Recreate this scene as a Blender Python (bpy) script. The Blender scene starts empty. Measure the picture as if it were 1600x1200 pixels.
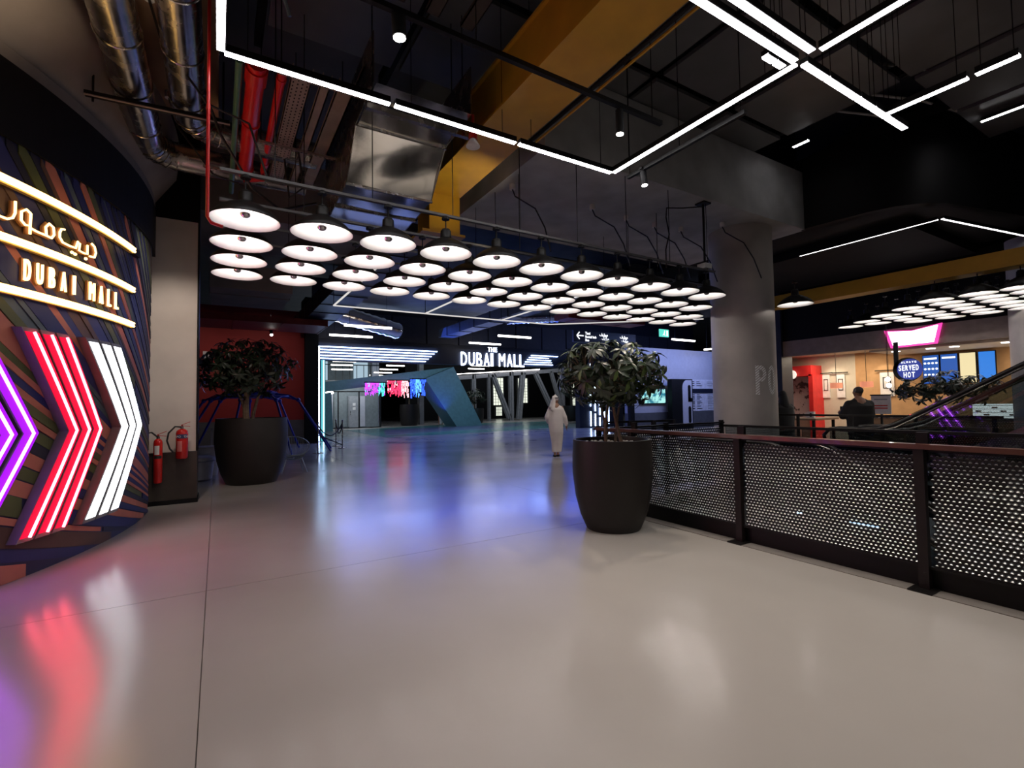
import bpy, math, random
from mathutils import Vector, Matrix, Quaternion
random.seed(7)
S = bpy.context.scene
COL = S.collection
PI = math.pi
# ---------------------------------------------------------------- camera, world, exposure
F_PX, YAW, PITCH, ROLL, EYE = 759.4, math.radians(31.217), math.radians(2.286), math.radians(-0.873), 1.55
cy, sy, cp, sp = math.cos(YAW), math.sin(YAW), math.cos(PITCH), math.sin(PITCH)
Fv = Vector((sy*cp, cy*cp, sp)); Rv = Vector((cy, -sy, 0)); Uv = Rv.cross(Fv)
R2 = Rv*math.cos(ROLL) + Uv*math.sin(ROLL); U2 = Uv*math.cos(ROLL) - Rv*math.sin(ROLL)
cam = bpy.data.objects.new('camera', bpy.data.cameras.new('camera'))
COL.objects.link(cam)
cam.matrix_world = Matrix(((R2.x, U2.x, -Fv.x, 0), (R2.y, U2.y, -Fv.y, 0), (R2.z, U2.z, -Fv.z, EYE), (0, 0, 0, 1)))
cam.data.sensor_width = 36; cam.data.lens = F_PX*36/1600; cam.data.clip_end = 300; cam.data.clip_start = .05
S.camera = cam
W = bpy.data.worlds.new('world'); S.world = W; W.use_nodes = True
W.node_tree.nodes['Background'].inputs[0].default_value = (.75, .8, 1, 1)
W.node_tree.nodes['Background'].inputs[1].default_value = 0.012
S.view_settings.view_transform = 'Standard'; S.view_settings.look = 'None'
S.view_settings.exposure = 0.0; S.view_settings.gamma = 1; S.view_settings.use_curve_mapping = False
S.cycles.max_bounces = 7; S.cycles.diffuse_bounces = 3; S.cycles.glossy_bounces = 4
S.cycles.transparent_max_bounces = 12; S.cycles.transmission_bounces = 4
S.cycles.caustics_reflective = False; S.cycles.caustics_refractive = False
S.cycles.sample_clamp_indirect = 4.0; S.cycles.use_denoising = True

# ---------------------------------------------------------------- lamps that belong to the ceiling above and behind the camera
def light(name, kind, loc, energy, color=(1, 1, 1), size=.1, target=None, spot=60, blend=.5, parent=None, shape=None):
    d = bpy.data.lights.new(name, kind); d.energy = energy; d.color = color
    if kind == 'AREA':
        d.size = size[0] if isinstance(size, tuple) else size
        if isinstance(size, tuple): d.shape = 'RECTANGLE'; d.size_y = size[1]
    else: d.shadow_soft_size = size
    if kind == 'SPOT': d.spot_size = math.radians(spot); d.spot_blend = blend
    o = bpy.data.objects.new(name, d); COL.objects.link(o)
    o.location = loc
    if target is not None: o.rotation_euler = (Vector(target)-Vector(loc)).to_track_quat('-Z', 'Y').to_euler()
    if parent: o.parent = parent
    return o
L_SPOT, L_PEND, WARM, COOL = 1.0, 1.0, (1, .86, .7), (.9, .93, 1)

# ---------------------------------------------------------------- materials
MATS = {}
def mat(name, col, rough=.5, metal=0., var=.12, scale=6., bump=0., emit=None, es=0., spec=.5, rvar=0., coat=0.):
    if name in MATS: return MATS[name]
    m = bpy.data.materials.new(name); m.use_nodes = True; MATS[name] = m
    nt = m.node_tree; b = nt.nodes['Principled BSDF']
    b.inputs['Base Color'].default_value = (*col, 1); b.inputs['Roughness'].default_value = rough
    b.inputs['Metallic'].default_value = metal; b.inputs['Specular IOR Level'].default_value = spec
    if coat: b.inputs['Coat Weight'].default_value = coat; b.inputs['Coat Roughness'].default_value = .05
    if emit is not None:
        b.inputs['Emission Color'].default_value = (*emit, 1); b.inputs['Emission Strength'].default_value = es
        if es > 0:
            b.inputs['Specular IOR Level'].default_value = 0
            return m
    tc = nt.nodes.new('ShaderNodeTexCoord'); n = nt.nodes.new('ShaderNodeTexNoise')
    n.inputs['Scale'].default_value = scale; n.inputs['Detail'].default_value = 6
    nt.links.new(tc.outputs['Object'], n.inputs['Vector'])
    if var > 0:
        r = nt.nodes.new('ShaderNodeMapRange'); r.inputs['From Min'].default_value = .3; r.inputs['From Max'].default_value = .7
        r.inputs['To Min'].default_value = 1-var; r.inputs['To Max'].default_value = 1+var
        nt.links.new(n.outputs['Fac'], r.inputs['Value'])
        v = nt.nodes.new('ShaderNodeVectorMath'); v.operation = 'SCALE'; v.inputs[0].default_value = col
        nt.links.new(r.outputs[0], v.inputs['Scale']); nt.links.new(v.outputs[0], b.inputs['Base Color'])
    if rvar > 0:
        r = nt.nodes.new('ShaderNodeMapRange'); r.inputs['From Min'].default_value = .3; r.inputs['From Max'].default_value = .7
        r.inputs['To Min'].default_value = rough-rvar; r.inputs['To Max'].default_value = rough+rvar
        nt.links.new(n.outputs['Fac'], r.inputs['Value']); nt.links.new(r.outputs[0], b.inputs['Roughness'])
    if bump > 0:
        bm = nt.nodes.new('ShaderNodeBump'); bm.inputs['Strength'].default_value = bump; bm.inputs['Distance'].default_value = .02
        nt.links.new(n.outputs['Fac'], bm.inputs['Height']); nt.links.new(bm.outputs[0], b.inputs['Normal'])
    return m
def glass(name, tint, amount=.10, rough=.02):
    m = bpy.data.materials.new(name); m.use_nodes = True; MATS[name] = m
    nt = m.node_tree; nt.nodes.clear()
    o = nt.nodes.new('ShaderNodeOutputMaterial'); mx = nt.nodes.new('ShaderNodeMixShader')
    t = nt.nodes.new('ShaderNodeBsdfTransparent'); g = nt.nodes.new('ShaderNodeBsdfGlossy'); lw = nt.nodes.new('ShaderNodeFresnel')
    t.inputs[0].default_value = (*tint, 1); g.inputs['Roughness'].default_value = rough; lw.inputs[0].default_value = 1.52
    ad = nt.nodes.new('ShaderNodeMath'); ad.operation = 'ADD'; ad.use_clamp = True; ad.inputs[1].default_value = amount
    nt.links.new(lw.outputs[0], ad.inputs[0]); nt.links.new(ad.outputs[0], mx.inputs[0])
    nt.links.new(t.outputs[0], mx.inputs[1]); nt.links.new(g.outputs[0], mx.inputs[2]); nt.links.new(mx.outputs[0], o.inputs[0])
    return m
def emit(name, col, s): return mat(name, (.02, .02, .02), .5, emit=col, es=s)
M_floor = mat('epoxy_floor', (.46, .435, .405), .2, var=.05, scale=.7, rvar=.05, spec=.75)
M_floor2 = mat('kerb_grey', (.22, .2, .185), .45)
M_black = mat('black_paint', (.0045, .0045, .005), .6, var=.1, spec=.2)
M_blackm = mat('black_metal', (.0045, .004, .004), .45, var=.1, spec=.25)
M_dark = mat('dark_ceiling', (.08, .08, .085), .6, var=.15, scale=1.5)
M_panel = mat('acoustic_panel', (.15, .15, .155), .35, var=.12, scale=2)
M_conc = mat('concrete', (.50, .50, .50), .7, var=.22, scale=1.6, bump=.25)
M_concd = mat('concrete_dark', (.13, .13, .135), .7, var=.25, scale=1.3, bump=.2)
M_colm = mat('column_concrete', (.42, .39, .36), .55, var=.2, scale=1.2, bump=.2)
M_brown = mat('soffit_brown', (.34, .21, .13), .8, var=.2, scale=1.5)
M_yel = mat('crane_yellow', (.55, .30, .02), .45, var=.1, scale=3)
M_galv = mat('galvanised', (.45, .42, .38), .25, 1., var=.2, scale=7, bump=.02, rvar=.06)
M_foil = mat('foil_wrap', (.92, .9, .85), .17, 1., var=.05, scale=1.0, bump=.35)
M_tray = mat('tray_grey', (.30, .25, .22), .55, .3, var=.15, scale=4)
M_tray2 = mat('tray_unlit', (.06, .05, .045), .6)  # dark copy of the tray colour, standing in for shade
M_redp = mat('red_pipe', (.55, .012, .012), .3, var=.1)
M_green = mat('green_pipe', (.06, .16, .09), .4)
M_strip = emit('strip_light', (1, .96, .98), 22.)
M_strip2 = emit('tube_light', (1, .93, .9), 7.)
M_lens = emit('spot_lens', (1, .96, .9), 20.)
M_shade = mat('shade_black', (.006, .0055, .005), .45, var=.1, spec=.3)
M_refl = mat('shade_white', (.9, .885, .87), .5, var=.02)
M_bulb = mat('bulb_silver', (.6, .58, .58), .18, 1., var=.05)
M_pot = mat('pot_brown', (.015, .012, .011), .5, var=.1, scale=3, spec=.35)
M_peb = mat('pebble', (.6, .58, .55), .6)
M_soil = mat('soil', (.03, .022, .017), .9)
M_trunk = mat('bark', (.16, .11, .07), .8, var=.3, scale=20)
M_leafs = [mat('leaf_dark', (.012, .022, .010), .38, var=.3, scale=9), mat('leaf_mid', (.022, .040, .016), .35, var=.25, scale=9),
           mat('leaf_light', (.08, .12, .035), .38, var=.2, scale=9)]
M_rail = mat('rail_brown', (.085, .03, .02), .35, var=.15, scale=8, coat=.2)
M_steel = mat('post_brown', (.009, .0055, .005), .45, spec=.3)
M_mesh = mat('mesh_steel', (.9, .88, .85), .42, 1., var=.1)
M_meshd = mat('mesh_dark', (.02, .02, .02), .5, .5)
M_glass = glass('balustrade_glass', (.62, .67, .7), .06)
M_glassd = glass('dark_glass', (.12, .2, .3), .10)
M_rub = mat('handrail_rubber', (.015, .015, .015), .3)
M_white = mat('white_plaster', (.72, .66, .6), .75, var=.08, scale=2)
M_plinth = mat('column_base_brown', (.05, .04, .033), .35, var=.15)
M_red = mat('fire_red', (.6, .015, .012), .25, coat=.4)
M_label = mat('label_white', (.75, .72, .7), .6)
M_lblue = mat('label_blue', (.03, .04, .12), .6)
M_rubber = mat('rubber_hose', (.012, .012, .012), .5)
M_redwall = mat('red_wall', (.30, .02, .016), .7, var=.1, scale=1)
M_skirt = mat('grey_skirting', (.10, .10, .105), .6)
M_blue = mat('blue_frame', (.012, .03, .40), .35)
M_wire = mat('chair_wire', (.22, .26, .3), .4, .4)
M_teal = mat('teal_panel', (.11, .21, .23), .5, var=.1)
M_pale = mat('pale_wall', (.50, .50, .56), .7, var=.05)
M_strut = mat('strut_grey', (.22, .22, .23), .6, var=.15)
M_navy = mat('navy_panel', (.01, .014, .03), .5)
M_fascia = mat('shop_fascia', (.30, .24, .215), .7)
M_beige = mat('shop_beige', (.55, .5, .4), .8, var=.05)
M_orange = mat('shop_orange', (.48, .28, .13), .8, var=.08)
M_shopred = mat('shop_red', (.6, .02, .02), .5)
M_wood = mat('counter_wood', (.25, .15, .08), .5)
M_robe = mat('white_robe', (.84, .78, .74), .85, var=.06, scale=4, bump=.3)
M_cloth = mat('black_cloth', (.008, .008, .009), .8)
M_skin = mat('skin', (.36, .19, .12), .55)
M_hair = mat('hair_dark', (.02, .016, .014), .7)
M_grey = mat('appliance_grey', (.30, .31, .33), .5)

# ---------------------------------------------------------------- mesh builder
class MB:
    def __init__(s): s.v = []; s.f = []
    def quad(s, *p):
        i = len(s.v); s.v += [tuple(q) for q in p]; s.f.append(tuple(range(i, i+len(p)))); return s
    def box(s, x0, x1, y0, y1, z0, z1):
        i = len(s.v)
        s.v += [(x0, y0, z0), (x1, y0, z0), (x1, y1, z0), (x0, y1, z0), (x0, y0, z1), (x1, y0, z1), (x1, y1, z1), (x0, y1, z1)]
        s.f += [tuple(i+k for k in q) for q in ((3, 2, 1, 0), (4, 5, 6, 7), (0, 1, 5, 4), (1, 2, 6, 5), (2, 3, 7, 6), (3, 0, 4, 7))]
        return s
    def bar(s, a, b, w, h, up=(0, 0, 1)):            # square bar from a to b
        a, b = Vector(a), Vector(b); d = (b-a).normalized(); up = Vector(up)
        if abs(d.dot(up)) > .98: up = Vector((1, 0, 0))
        x = d.cross(up).normalized()*w/2; y = x.cross(d).normalized()*h/2; i = len(s.v)
        for p in (a, b): s.v += [tuple(p-x-y), tuple(p+x-y), tuple(p+x+y), tuple(p-x+y)]
        s.f += [tuple(i+k for k in q) for q in ((0, 1, 2, 3), (7, 6, 5, 4), (1, 0, 4, 5), (2, 1, 5, 6), (3, 2, 6, 7), (0, 3, 7, 4))]
        return s
    def tube(s, path, r, n=8, r2=None, caps=True, close=False):
        P = [Vector(p) for p in path]; m = len(P); rings = []
        last = None
        for k, p in enumerate(P):
            d = (P[(k+1) % m]-P[k-1]) if close else (P[min(k+1, m-1)]-P[max(k-1, 0)])
            d = d.normalized() if d.length > 1e-9 else Vector((0, 0, 1))
            ref = last if last is not None else (Vector((0, 0, 1)) if abs(d.z) < .9 else Vector((1, 0, 0)))
            x = (ref - d*ref.dot(d)); x = x.normalized() if x.length > 1e-6 else d.orthogonal().normalized()
            last = x; y = d.cross(x)
            rr = r[k] if isinstance(r, (list, tuple)) else (r if r2 is None else r+(r2-r)*k/max(1, m-1))
            i = len(s.v); rings.append(i)
            s.v += [tuple(p+x*rr*math.cos(2*PI*j/n)+y*rr*math.sin(2*PI*j/n)) for j in range(n)]
        for k in range(m if close else m-1):
            a, b = rings[k], rings[(k+1) % m]
            for j in range(n): s.f.append((a+j, a+(j+1) % n, b+(j+1) % n, b+j))
        if caps and not close:
            s.f.append(tuple(rings[0]+j for j in reversed(range(n)))); s.f.append(tuple(rings[-1]+j for j in range(n)))
        return s
    def lathe(s, c, prof, n=32, sx=1, sy_=1):
        rings = []
        for r, z in prof:
            i = len(s.v); rings.append(i)
            s.v += [(c[0]+sx*r*math.cos(2*PI*j/n), c[1]+sy_*r*math.sin(2*PI*j/n), c[2]+z) for j in range(n)]
        for a, b in zip(rings, rings[1:]):
            for j in range(n): s.f.append((a+j, a+(j+1) % n, b+(j+1) % n, b+j))
        if prof[0][0] > 1e-4: s.f.append(tuple(rings[0]+j for j in reversed(range(n))))
        if prof[-1][0] > 1e-4: s.f.append(tuple(rings[-1]+j for j in range(n)))
        return s
    def open_lathe(s, c, prof, n=32):
        rings = []
        for r, z in prof:
            i = len(s.v); rings.append(i)
            s.v += [(c[0]+r*math.cos(2*PI*j/n), c[1]+r*math.sin(2*PI*j/n), c[2]+z) for j in range(n)]
        for a, b in zip(rings, rings[1:]):
            for j in range(n): s.f.append((a+j, a+(j+1) % n, b+(j+1) % n, b+j))
        return s
    def ball(s, c, r, n=12, m=8):
        r = r if isinstance(r, (tuple, list)) else (r, r, r); i = len(s.v)
        for a in range(m+1):
            t = PI*a/m
            for b in range(n):
                p = 2*PI*b/n; s.v.append((c[0]+r[0]*math.sin(t)*math.cos(p), c[1]+r[1]*math.sin(t)*math.sin(p), c[2]+r[2]*math.cos(t)))
        for a in range(m):
            for b in range(n): s.f.append((i+a*n+b, i+(a+1)*n+b, i+(a+1)*n+(b+1) % n, i+a*n+(b+1) % n))
        return s
    def prism(s, pts, axis, a, b):                    # polygon extruded along an axis; pts are the two other coordinates
        def mk(p, t):
            return {'x': (t, p[0], p[1]), 'y': (p[0], t, p[1]), 'z': (p[0], p[1], t)}[axis]
        n = len(pts); i = len(s.v)
        s.v += [mk(p, a) for p in pts]+[mk(p, b) for p in pts]
        s.f += [tuple(i+k for k in reversed(range(n))), tuple(i+n+k for k in range(n))]
        s.f += [(i+k, i+(k+1) % n, i+n+(k+1) % n, i+n+k) for k in range(n)]
        return s
    def add(s, o, M=None):
        i = len(s.v); s.v += [tuple(M @ Vector(p)) for p in o.v] if M else list(o.v); s.f += [tuple(i+k for k in q) for q in o.f]; return s
ORG = {}
def build(name, mb, m, parent=None, loc=None, smooth=False):
    org = ORG.get(parent.name, Vector((0, 0, 0))) if parent else (Vector(loc) if loc is not None else None)
    if org is None:
        xs = [v[0] for v in mb.v]; ys = [v[1] for v in mb.v]; zs = [v[2] for v in mb.v]
        org = Vector(((min(xs)+max(xs))/2, (min(ys)+max(ys))/2, min(zs)))
    me = bpy.data.meshes.new(name)
    me.from_pydata([(v[0]-org.x, v[1]-org.y, v[2]-org.z) for v in mb.v], [], mb.f)
    me.validate(); me.update()
    if smooth:
        me.polygons.foreach_set('use_smooth', [True]*len(me.polygons)); me.set_sharp_from_angle(angle=math.radians(42))
    me.materials.append(m)
    o = bpy.data.objects.new(name, me); COL.objects.link(o); ORG[o.name] = org
    if parent: o.parent = parent
    else: o.location = org
    return o
def props(o, label=None, cat=None, group=None, kind=None):
    if label: o['label'] = label
    if cat: o['category'] = cat
    if group: o['group'] = group
    if kind: o['kind'] = kind
    return o
def thing(name, label, cat, loc=(0, 0, 0), group=None):
    o = bpy.data.objects.new(name, None); COL.objects.link(o); o.empty_display_size = .1
    o.location = loc; ORG[o.name] = Vector(loc); return props(o, label, cat, group)
def solo(name, mb, m, label, cat, group=None, smooth=False): return props(build(name, mb, m, smooth=smooth), label, cat, group)
def struct(name, mb, m, parent=None, smooth=False):
    o = build(name, mb, m, parent, smooth=smooth)
    if not parent: o['kind'] = 'structure'
    return o
def dup(root, loc, label=None, group=None, rotz=None):
    def cp_(o, par):
        c = o.copy(); COL.objects.link(c); c.parent = par
        for ch in o.children: cp_(ch, c)
        return c
    kids = list(root.children)
    r = root.copy(); COL.objects.link(r); r.location = loc
    if rotz is not None: r.rotation_euler = (0, 0, rotz)
    if label: r['label'] = label
    if group: r['group'] = group
    for k in kids: cp_(k, r)
    return r
def text_mb(txt, size, depth, M, bold=0., font=None):
    """3-D lettering: local x right, y up, z out of the face, mapped by M"""
    c = bpy.data.curves.new('t', 'FONT'); c.body = txt; c.size = size; c.extrude = depth/2; c.offset = bold; c.resolution_u = 3
    o = bpy.data.objects.new('t', c); COL.objects.link(o)
    bpy.context.view_layer.update()
    me = o.evaluated_get(bpy.context.evaluated_depsgraph_get()).to_mesh()
    mb = MB(); mb.v = [tuple(M @ v.co) for v in me.vertices]; mb.f = [tuple(p.vertices) for p in me.polygons]
    wd = max([v.co.x for v in me.vertices] or [0]); mn = min([v.co.x for v in me.vertices] or [0])
    bpy.data.objects.remove(o); mb.w = wd; mb.mn = mn
    return mb
def frame_M(origin, right, up):
    r, u = Vector(right).normalized(), Vector(up).normalized(); n = r.cross(u); o = Vector(origin)
    return Matrix(((r.x, u.x, n.x, o.x), (r.y, u.y, n.y, o.y), (r.z, u.z, n.z, o.z), (0, 0, 0, 1)))
ORD = ['first', 'second', 'third', 'fourth', 'fifth', 'sixth', 'seventh', 'eighth', 'ninth', 'tenth', 'eleventh', 'twelfth']

# ================================================================ THE SETTING
# floor: epoxy slabs with thin joints, opening for the escalator void
VX0, VX1, VY1 = 5.02, 7.85, 5.75
fl = struct('floor', MB().box(-12, 5.0, -6, 60, -.5, -.012).box(5.0, 46, VY1, 60, -.5, -.012).box(VX1, 46, -6, VY1, -.5, -.012), M_floor2)
g = .0028
for x0, x1, y0, y1 in ((-9, -.07, -4, 4.94), (-9, -.07, 4.94, 12.5), (-.07, 4.78, -4, 4.94), (-.07, 4.78, 4.94, 12.5),
                       (4.78, 14.5, VY1, 12.5), (-9, 3.0, 12.5, 22.8), (3.0, 12, 12.5, 22.8), (12, 30, 12.5, 22.8),
                       (VX1, 40, -4, VY1), (14.5, 40, VY1, 12.5), (-9, 30, 22.8, 58)):
    build('floor_slab', MB().box(x0+g, x1-g, y0+g, y1-g, -.012, 0), M_floor, fl)
build('kerb', MB().box(4.78+g, VX0, -4, 5.60, -.012, .004).box(4.78+g, VX1, 5.50, VY1, -.012, .004), M_floor2, fl)
build('slab_edge', MB().box(VX0, VX0+.02, -4, VY1, -.7, 0).box(VX1-.02, VX1, -4, VY1, -.7, 0).box(VX0, VX1, VY1-.02, VY1, -.7, 0), M_conc, fl)
struct('floor_lower', MB().box(-2, 16, -8, 16, -5.2, -5.0), M_skirt)

# ceiling slab and its dark panels
ce = struct('ceiling', MB().box(-14, 48, -8, 60, 7.6, 7.8), M_dark)
for i in range(-2, 8):
    for j in range(-1, 5):
        x0 = -1.3+i*1.75; y0 = -2.6+j*1.9
        if x0 < .0 and y0 > 2.5: continue
        if x0 > 8 and y0 > 3: continue
        build('ceiling_panel', MB().box(x0+.07, x0+1.68, y0+.07, y0+1.83, 6.5, 6.56), M_panel, ce)
for i in range(-2, 8):
    build('ceiling_joist', MB().box(-1.3+i*1.75-.05, -1.3+i*1.75+.05, -3, 7.5, 6.62, 6.8), M_black, ce)

# drop slab over the round column
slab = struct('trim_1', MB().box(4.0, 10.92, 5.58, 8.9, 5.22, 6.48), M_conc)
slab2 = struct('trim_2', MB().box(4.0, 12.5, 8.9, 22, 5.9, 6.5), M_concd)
# soffit and beams on the left
struct('trim_3', MB().box(-9, -.02, 3.4, 8.2, 5.75, 5.95), M_brown)

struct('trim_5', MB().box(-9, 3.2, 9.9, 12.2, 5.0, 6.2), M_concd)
struct('wall_back', MB().box(-12, 46, 59, 59.3, 0, 8), M_black)
struct('wall_rear', MB().box(-12, 46, -6.3, -6, -.5, 8), M_concd)
struct('wall_left', MB().box(-12.3, -12, -6, 60, -.5, 8), M_black)
struct('wall_right', MB().box(44, 44.3, -6, 60, -.5, 8), M_black)

# round concrete column with the painted level mark
colm = struct('column', MB().lathe((9.8, 6.42, 0), [(.635, 0), (.635, 5.22)], 64), M_colm, smooth=True)
build('column_base', MB().lathe((9.8, 6.42, 0), [(.645, 0), (.645, .12)], 48), M_skirt, colm, smooth=True)
def on_col(a, z, off=.002): return (9.8+(.635+off)*math.cos(a), 6.42+(.635+off)*math.sin(a), z)
# hatched letter P and 0: diagonal stripes clipped to letter outlines on the curved face
def in_P(x, y):                     # x right 0..0.28, y up 0..0.75
    if 0 <= x <= .09 and 0 <= y <= .75: return True
    cx, cyy, r = .12, .54, .2
    d = ((x-cx)/.17)**2+((y-cyy)/.21)**2; e = ((x-cx)/.075)**2+((y-cyy)/.1)**2
    return (d <= 1 and e >= 1 and x >= .05)
def in_0(x, y):
    x -= .34; d = ((x-.14)/.14)**2+((y-.375)/.375)**2; e = ((x-.14)/.055)**2+((y-.375)/.27)**2
    return d <= 1 and e >= 1
hat = MB(); N = 150; st = .0075
a_ref = math.radians(-127.5); hs = .8
for iy in range(100):
    y = iy*st
    run = None
    for ix in range(90):
        x = ix*st; on = (in_P(x, y) or in_0(x, y)) and ((y-x*.8) % .066) < .04
        if on and run is None: run = x
        if (not on or ix == 89) and run is not None:
            k = max(1, int((x-run)/.02))
            a0 = a_ref+run*hs/.635; a1 = a_ref+x*hs/.635
            hat.quad(on_col(a0, 1.65+y*hs), on_col(a1, 1.65+y*hs), on_col(a1, 1.65+(y+st)*hs), on_col(a0, 1.65+(y+st)*hs)); run = None
build('painted_mark', hat, mat('mark_white', (.95, .95, .95), .6), colm)['kind'] = 'stuff'

# square column on the left
cl = struct('column_square', MB().box(-.95, -.30, 9.72, 10.2, .84, 4.70), M_white)
build('column_plinth', MB().box(-.97, -.285, 9.66, 10.22, 0, .84), M_plinth, cl)
build('column_skirting', MB().box(-.99, -.27, 9.64, 10.24, 0, .07), M_black, cl)
build('column_head', MB().box(-.97, -.28, 9.70, 10.22, 4.70, 7.4), M_black, cl)
build('corner_trim', MB().box(-.305, -.28, 9.69, 10.21, .84, 4.7), M_black, cl)
light('column_spot', 'SPOT', (-.5, 7.6, 4.5), 125*L_SPOT, (1, .84, .72), .05, (-.62, 9.75, 2.2), 60, .8)

# ================================================================ CURVED SIGN WALL
WC, WR = Vector((-7.56, 9.17)), 6.665
def wp(s_, z, off=0.):
    th = s_/WR; return Vector((WC.x+(WR+off)*math.cos(th), WC.y-(WR+off)*math.sin(th), z))
def wall_band(path, w, off0, off1, n=None):
    """ribbon that follows the curved wall: path of (s,z); thick from off0 to off1"""
    mb = MB(); rows = []
    for k, (s_, z) in enumerate(path):
        a = path[max(k-1, 0)]; b = path[min(k+1, len(path)-1)]
        d = Vector((b[0]-a[0], b[1]-a[1])).normalized(); nx, nz = -d.y*w/2, d.x*w/2
        i = len(mb.v); rows.append(i)
        mb.v += [tuple(wp(s_-nx, z-nz, off0)), tuple(wp(s_-nx, z-nz, off1)), tuple(wp(s_+nx, z+nz, off1)), tuple(wp(s_+nx, z+nz, off0))]
    for a, b in zip(rows, rows[1:]):
        for j in range(4): mb.f.append((a+j, a+(j+1) % 4, b+(j+1) % 4, b+j))
    mb.f += [tuple(rows[0]+j for j in (3, 2, 1, 0)), tuple(rows[-1]+j for j in range(4))]
    return mb
def grid_wall(s0, s1, z0, z1, o0, o1, n=40):
    mb = MB(); r = []
    for k in range(n+1):
        s_ = s0+(s1-s0)*k/n; i = len(mb.v); r.append(i)
        mb.v += [tuple(wp(s_, z0, o0)), tuple(wp(s_, z0, o1)), tuple(wp(s_, z1, o1)), tuple(wp(s_, z1, o0))]
    for a, b in zip(r, r[1:]):
        for j in range(4): mb.f.append((a+j, a+(j+1) % 4, b+(j+1) % 4, b+j))
    mb.f += [tuple(r[0]+j for j in (3, 2, 1, 0)), tuple(r[-1]+j for j in range(4))]
    return mb
M_wnavy = mat('wall_navy', (.012, .013, .05), .5, var=.2, scale=3)
WCOL = [mat('paint_salmon', (.46, .15, .10), .6, scale=4), mat('paint_navy', (.014, .018, .10), .55, scale=4),
        mat('paint_slate', (.075, .10, .12), .6, scale=4), mat('paint_olive', (.075, .085, .025), .6, scale=4),
        mat('paint_ink', (.012, .012, .025), .55, scale=4), mat('paint_brown', (.09, .045, .03), .6, scale=4)]
wl = struct('wall_sign', grid_wall(-.02, 8.5, 0, 4.05, -.35, 0, 60), M_wnavy)
M_cove = mat('cove_plaster', (.27, .24, .22), .8, var=.2, scale=1.5)
SA, SB = .20, .28
def stripe_z(z0, s_): return (z0+SA/SB)*math.exp(SB*s_)-SA/SB
def wall_ribbon(path, dz, off0, off1):                   # tapering brush stripe; its width grows with the fan
    mb = MB(); rows = []
    for s_, z in path:
        h = dz*math.exp(SB*s_)/2; i = len(mb.v); rows.append(i); za, zb = max(.004, z-h), min(4.03, z+h)
        mb.v += [tuple(wp(s_, za, off0)), tuple(wp(s_, za, off1)), tuple(wp(s_, zb, off1)), tuple(wp(s_, zb, off0))]
    for a_, b_ in zip(rows, rows[1:]):
        for j in range(4): mb.f.append((a_+j, a_+(j+1) % 4, b_+(j+1) % 4, b_+j))
    mb.f += [tuple(rows[0]+j for j in (3, 2, 1, 0)), tuple(rows[-1]+j for j in range(4))]
    return mb
rs = random.Random(11); z0 = -.62; last = -1
while z0 < 4.0:
    dz = rs.choice([.035, .05, .065, .085, .11]); mid = stripe_z(z0, 2.2)
    wts = [5, 9, 3, 1, 3, 1] if mid < 2.3 else [1, 5, 3, 6, 5, 3]
    ci = rs.choices(range(6), wts)[0]
    if ci == last: ci = 1 if ci != 1 else 0
    last = ci; pts = []; s_ = 0.
    while s_ <= 6.0:
        z = stripe_z(z0+dz/2, s_); h = dz*math.exp(SB*s_)/2
        if -.0 < z+h*.6 and z-h*.6 < 4.03 and z > .01: pts.append((s_, z))
        s_ += .06
    if len(pts) > 2:
        segs = [pts]
        if len(pts) > 30 and rs.random() < .35:
            c = rs.randint(8, len(pts)-8); segs = [pts[:c], pts[c:]]
        for q, sg in enumerate(segs):
            if len(sg) > 2: build('painted_stripe', wall_ribbon(sg, dz*rs.uniform(.8, 1.), 0.0, rs.uniform(.004, .016)), WCOL[ci if q == 0 else (ci+2) % 6], wl)
    z0 += dz
struct('trim_4', grid_wall(-.6, 8.5, 4.73, 4.87, -.4, .02, 60), M_cove)
mbc = MB(); n_ = 60
for k in range(n_+1):
    s_ = -.6+9.1*k/n_
    mbc.v += [tuple(wp(s_, 4.86, -.02)), tuple(wp(s_, 5.36, .30)), tuple(wp(s_, 5.76, .34)), tuple(wp(s_, 5.76, -.07))]
for k in range(n_):
    for j in range(4): mbc.f.append((4*k+j, 4*k+(j+1) % 4, 4*k+4+(j+1) % 4, 4*k+4+j))
struct('trim_12', mbc, M_cove, smooth=True)
struct('wall_bulkhead', grid_wall(-.6, 8.5, 4.03, 4.74, -.4, .03, 60), M_black)

# neon on the wall -------------------------------------------------
M_yc = mat('channel_gold', (.5, .33, .1), .5)
def tube_on(path, r, off, n=8): return MB().tube([wp(a, b, off) for a, b in path], r, n)
E_yel = emit('neon_yellow', (1, .60, .19), 6.); E_red = emit('neon_red_core', (1, .07, .10), 16.); E_redf = emit('neon_red_face', (1, .004, .05), .95)
E_pur = emit('neon_purple_core', (.50, .10, 1), 13.); E_purf = emit('neon_purple_face', (.42, .005, 1), 1.15)
E_wht = emit('neon_white', (.93, .96, 1), 2.6)
for nm, z in (('upper', 3.625), ('middle', 3.10), ('lower', 2.645)):
    t = thing('neon_bar', 'long warm yellow neon bar, the %s of three across the sign wall' % nm, 'neon light', wp(3.2, z, .05), 'yellow neon bars on the sign wall')
    pth = [(1.25+.15*q, z) for q in range(30)]
    build('channel', wall_band(pth, .085, .01, .055), M_yc, t)
    build('tube', tube_on([(a, b+.018) for a, b in pth], .017, .072), E_yel, t, smooth=True)
    build('tube', tube_on([(a, b-.018) for a, b in pth], .017, .072), E_yel, t, smooth=True)
    build('end_cap', wall_band([(1.245, z), (1.2, z), (1.04 if nm == 'upper' else 1.19, z)], .09, .01, .07), M_black, t)
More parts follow.
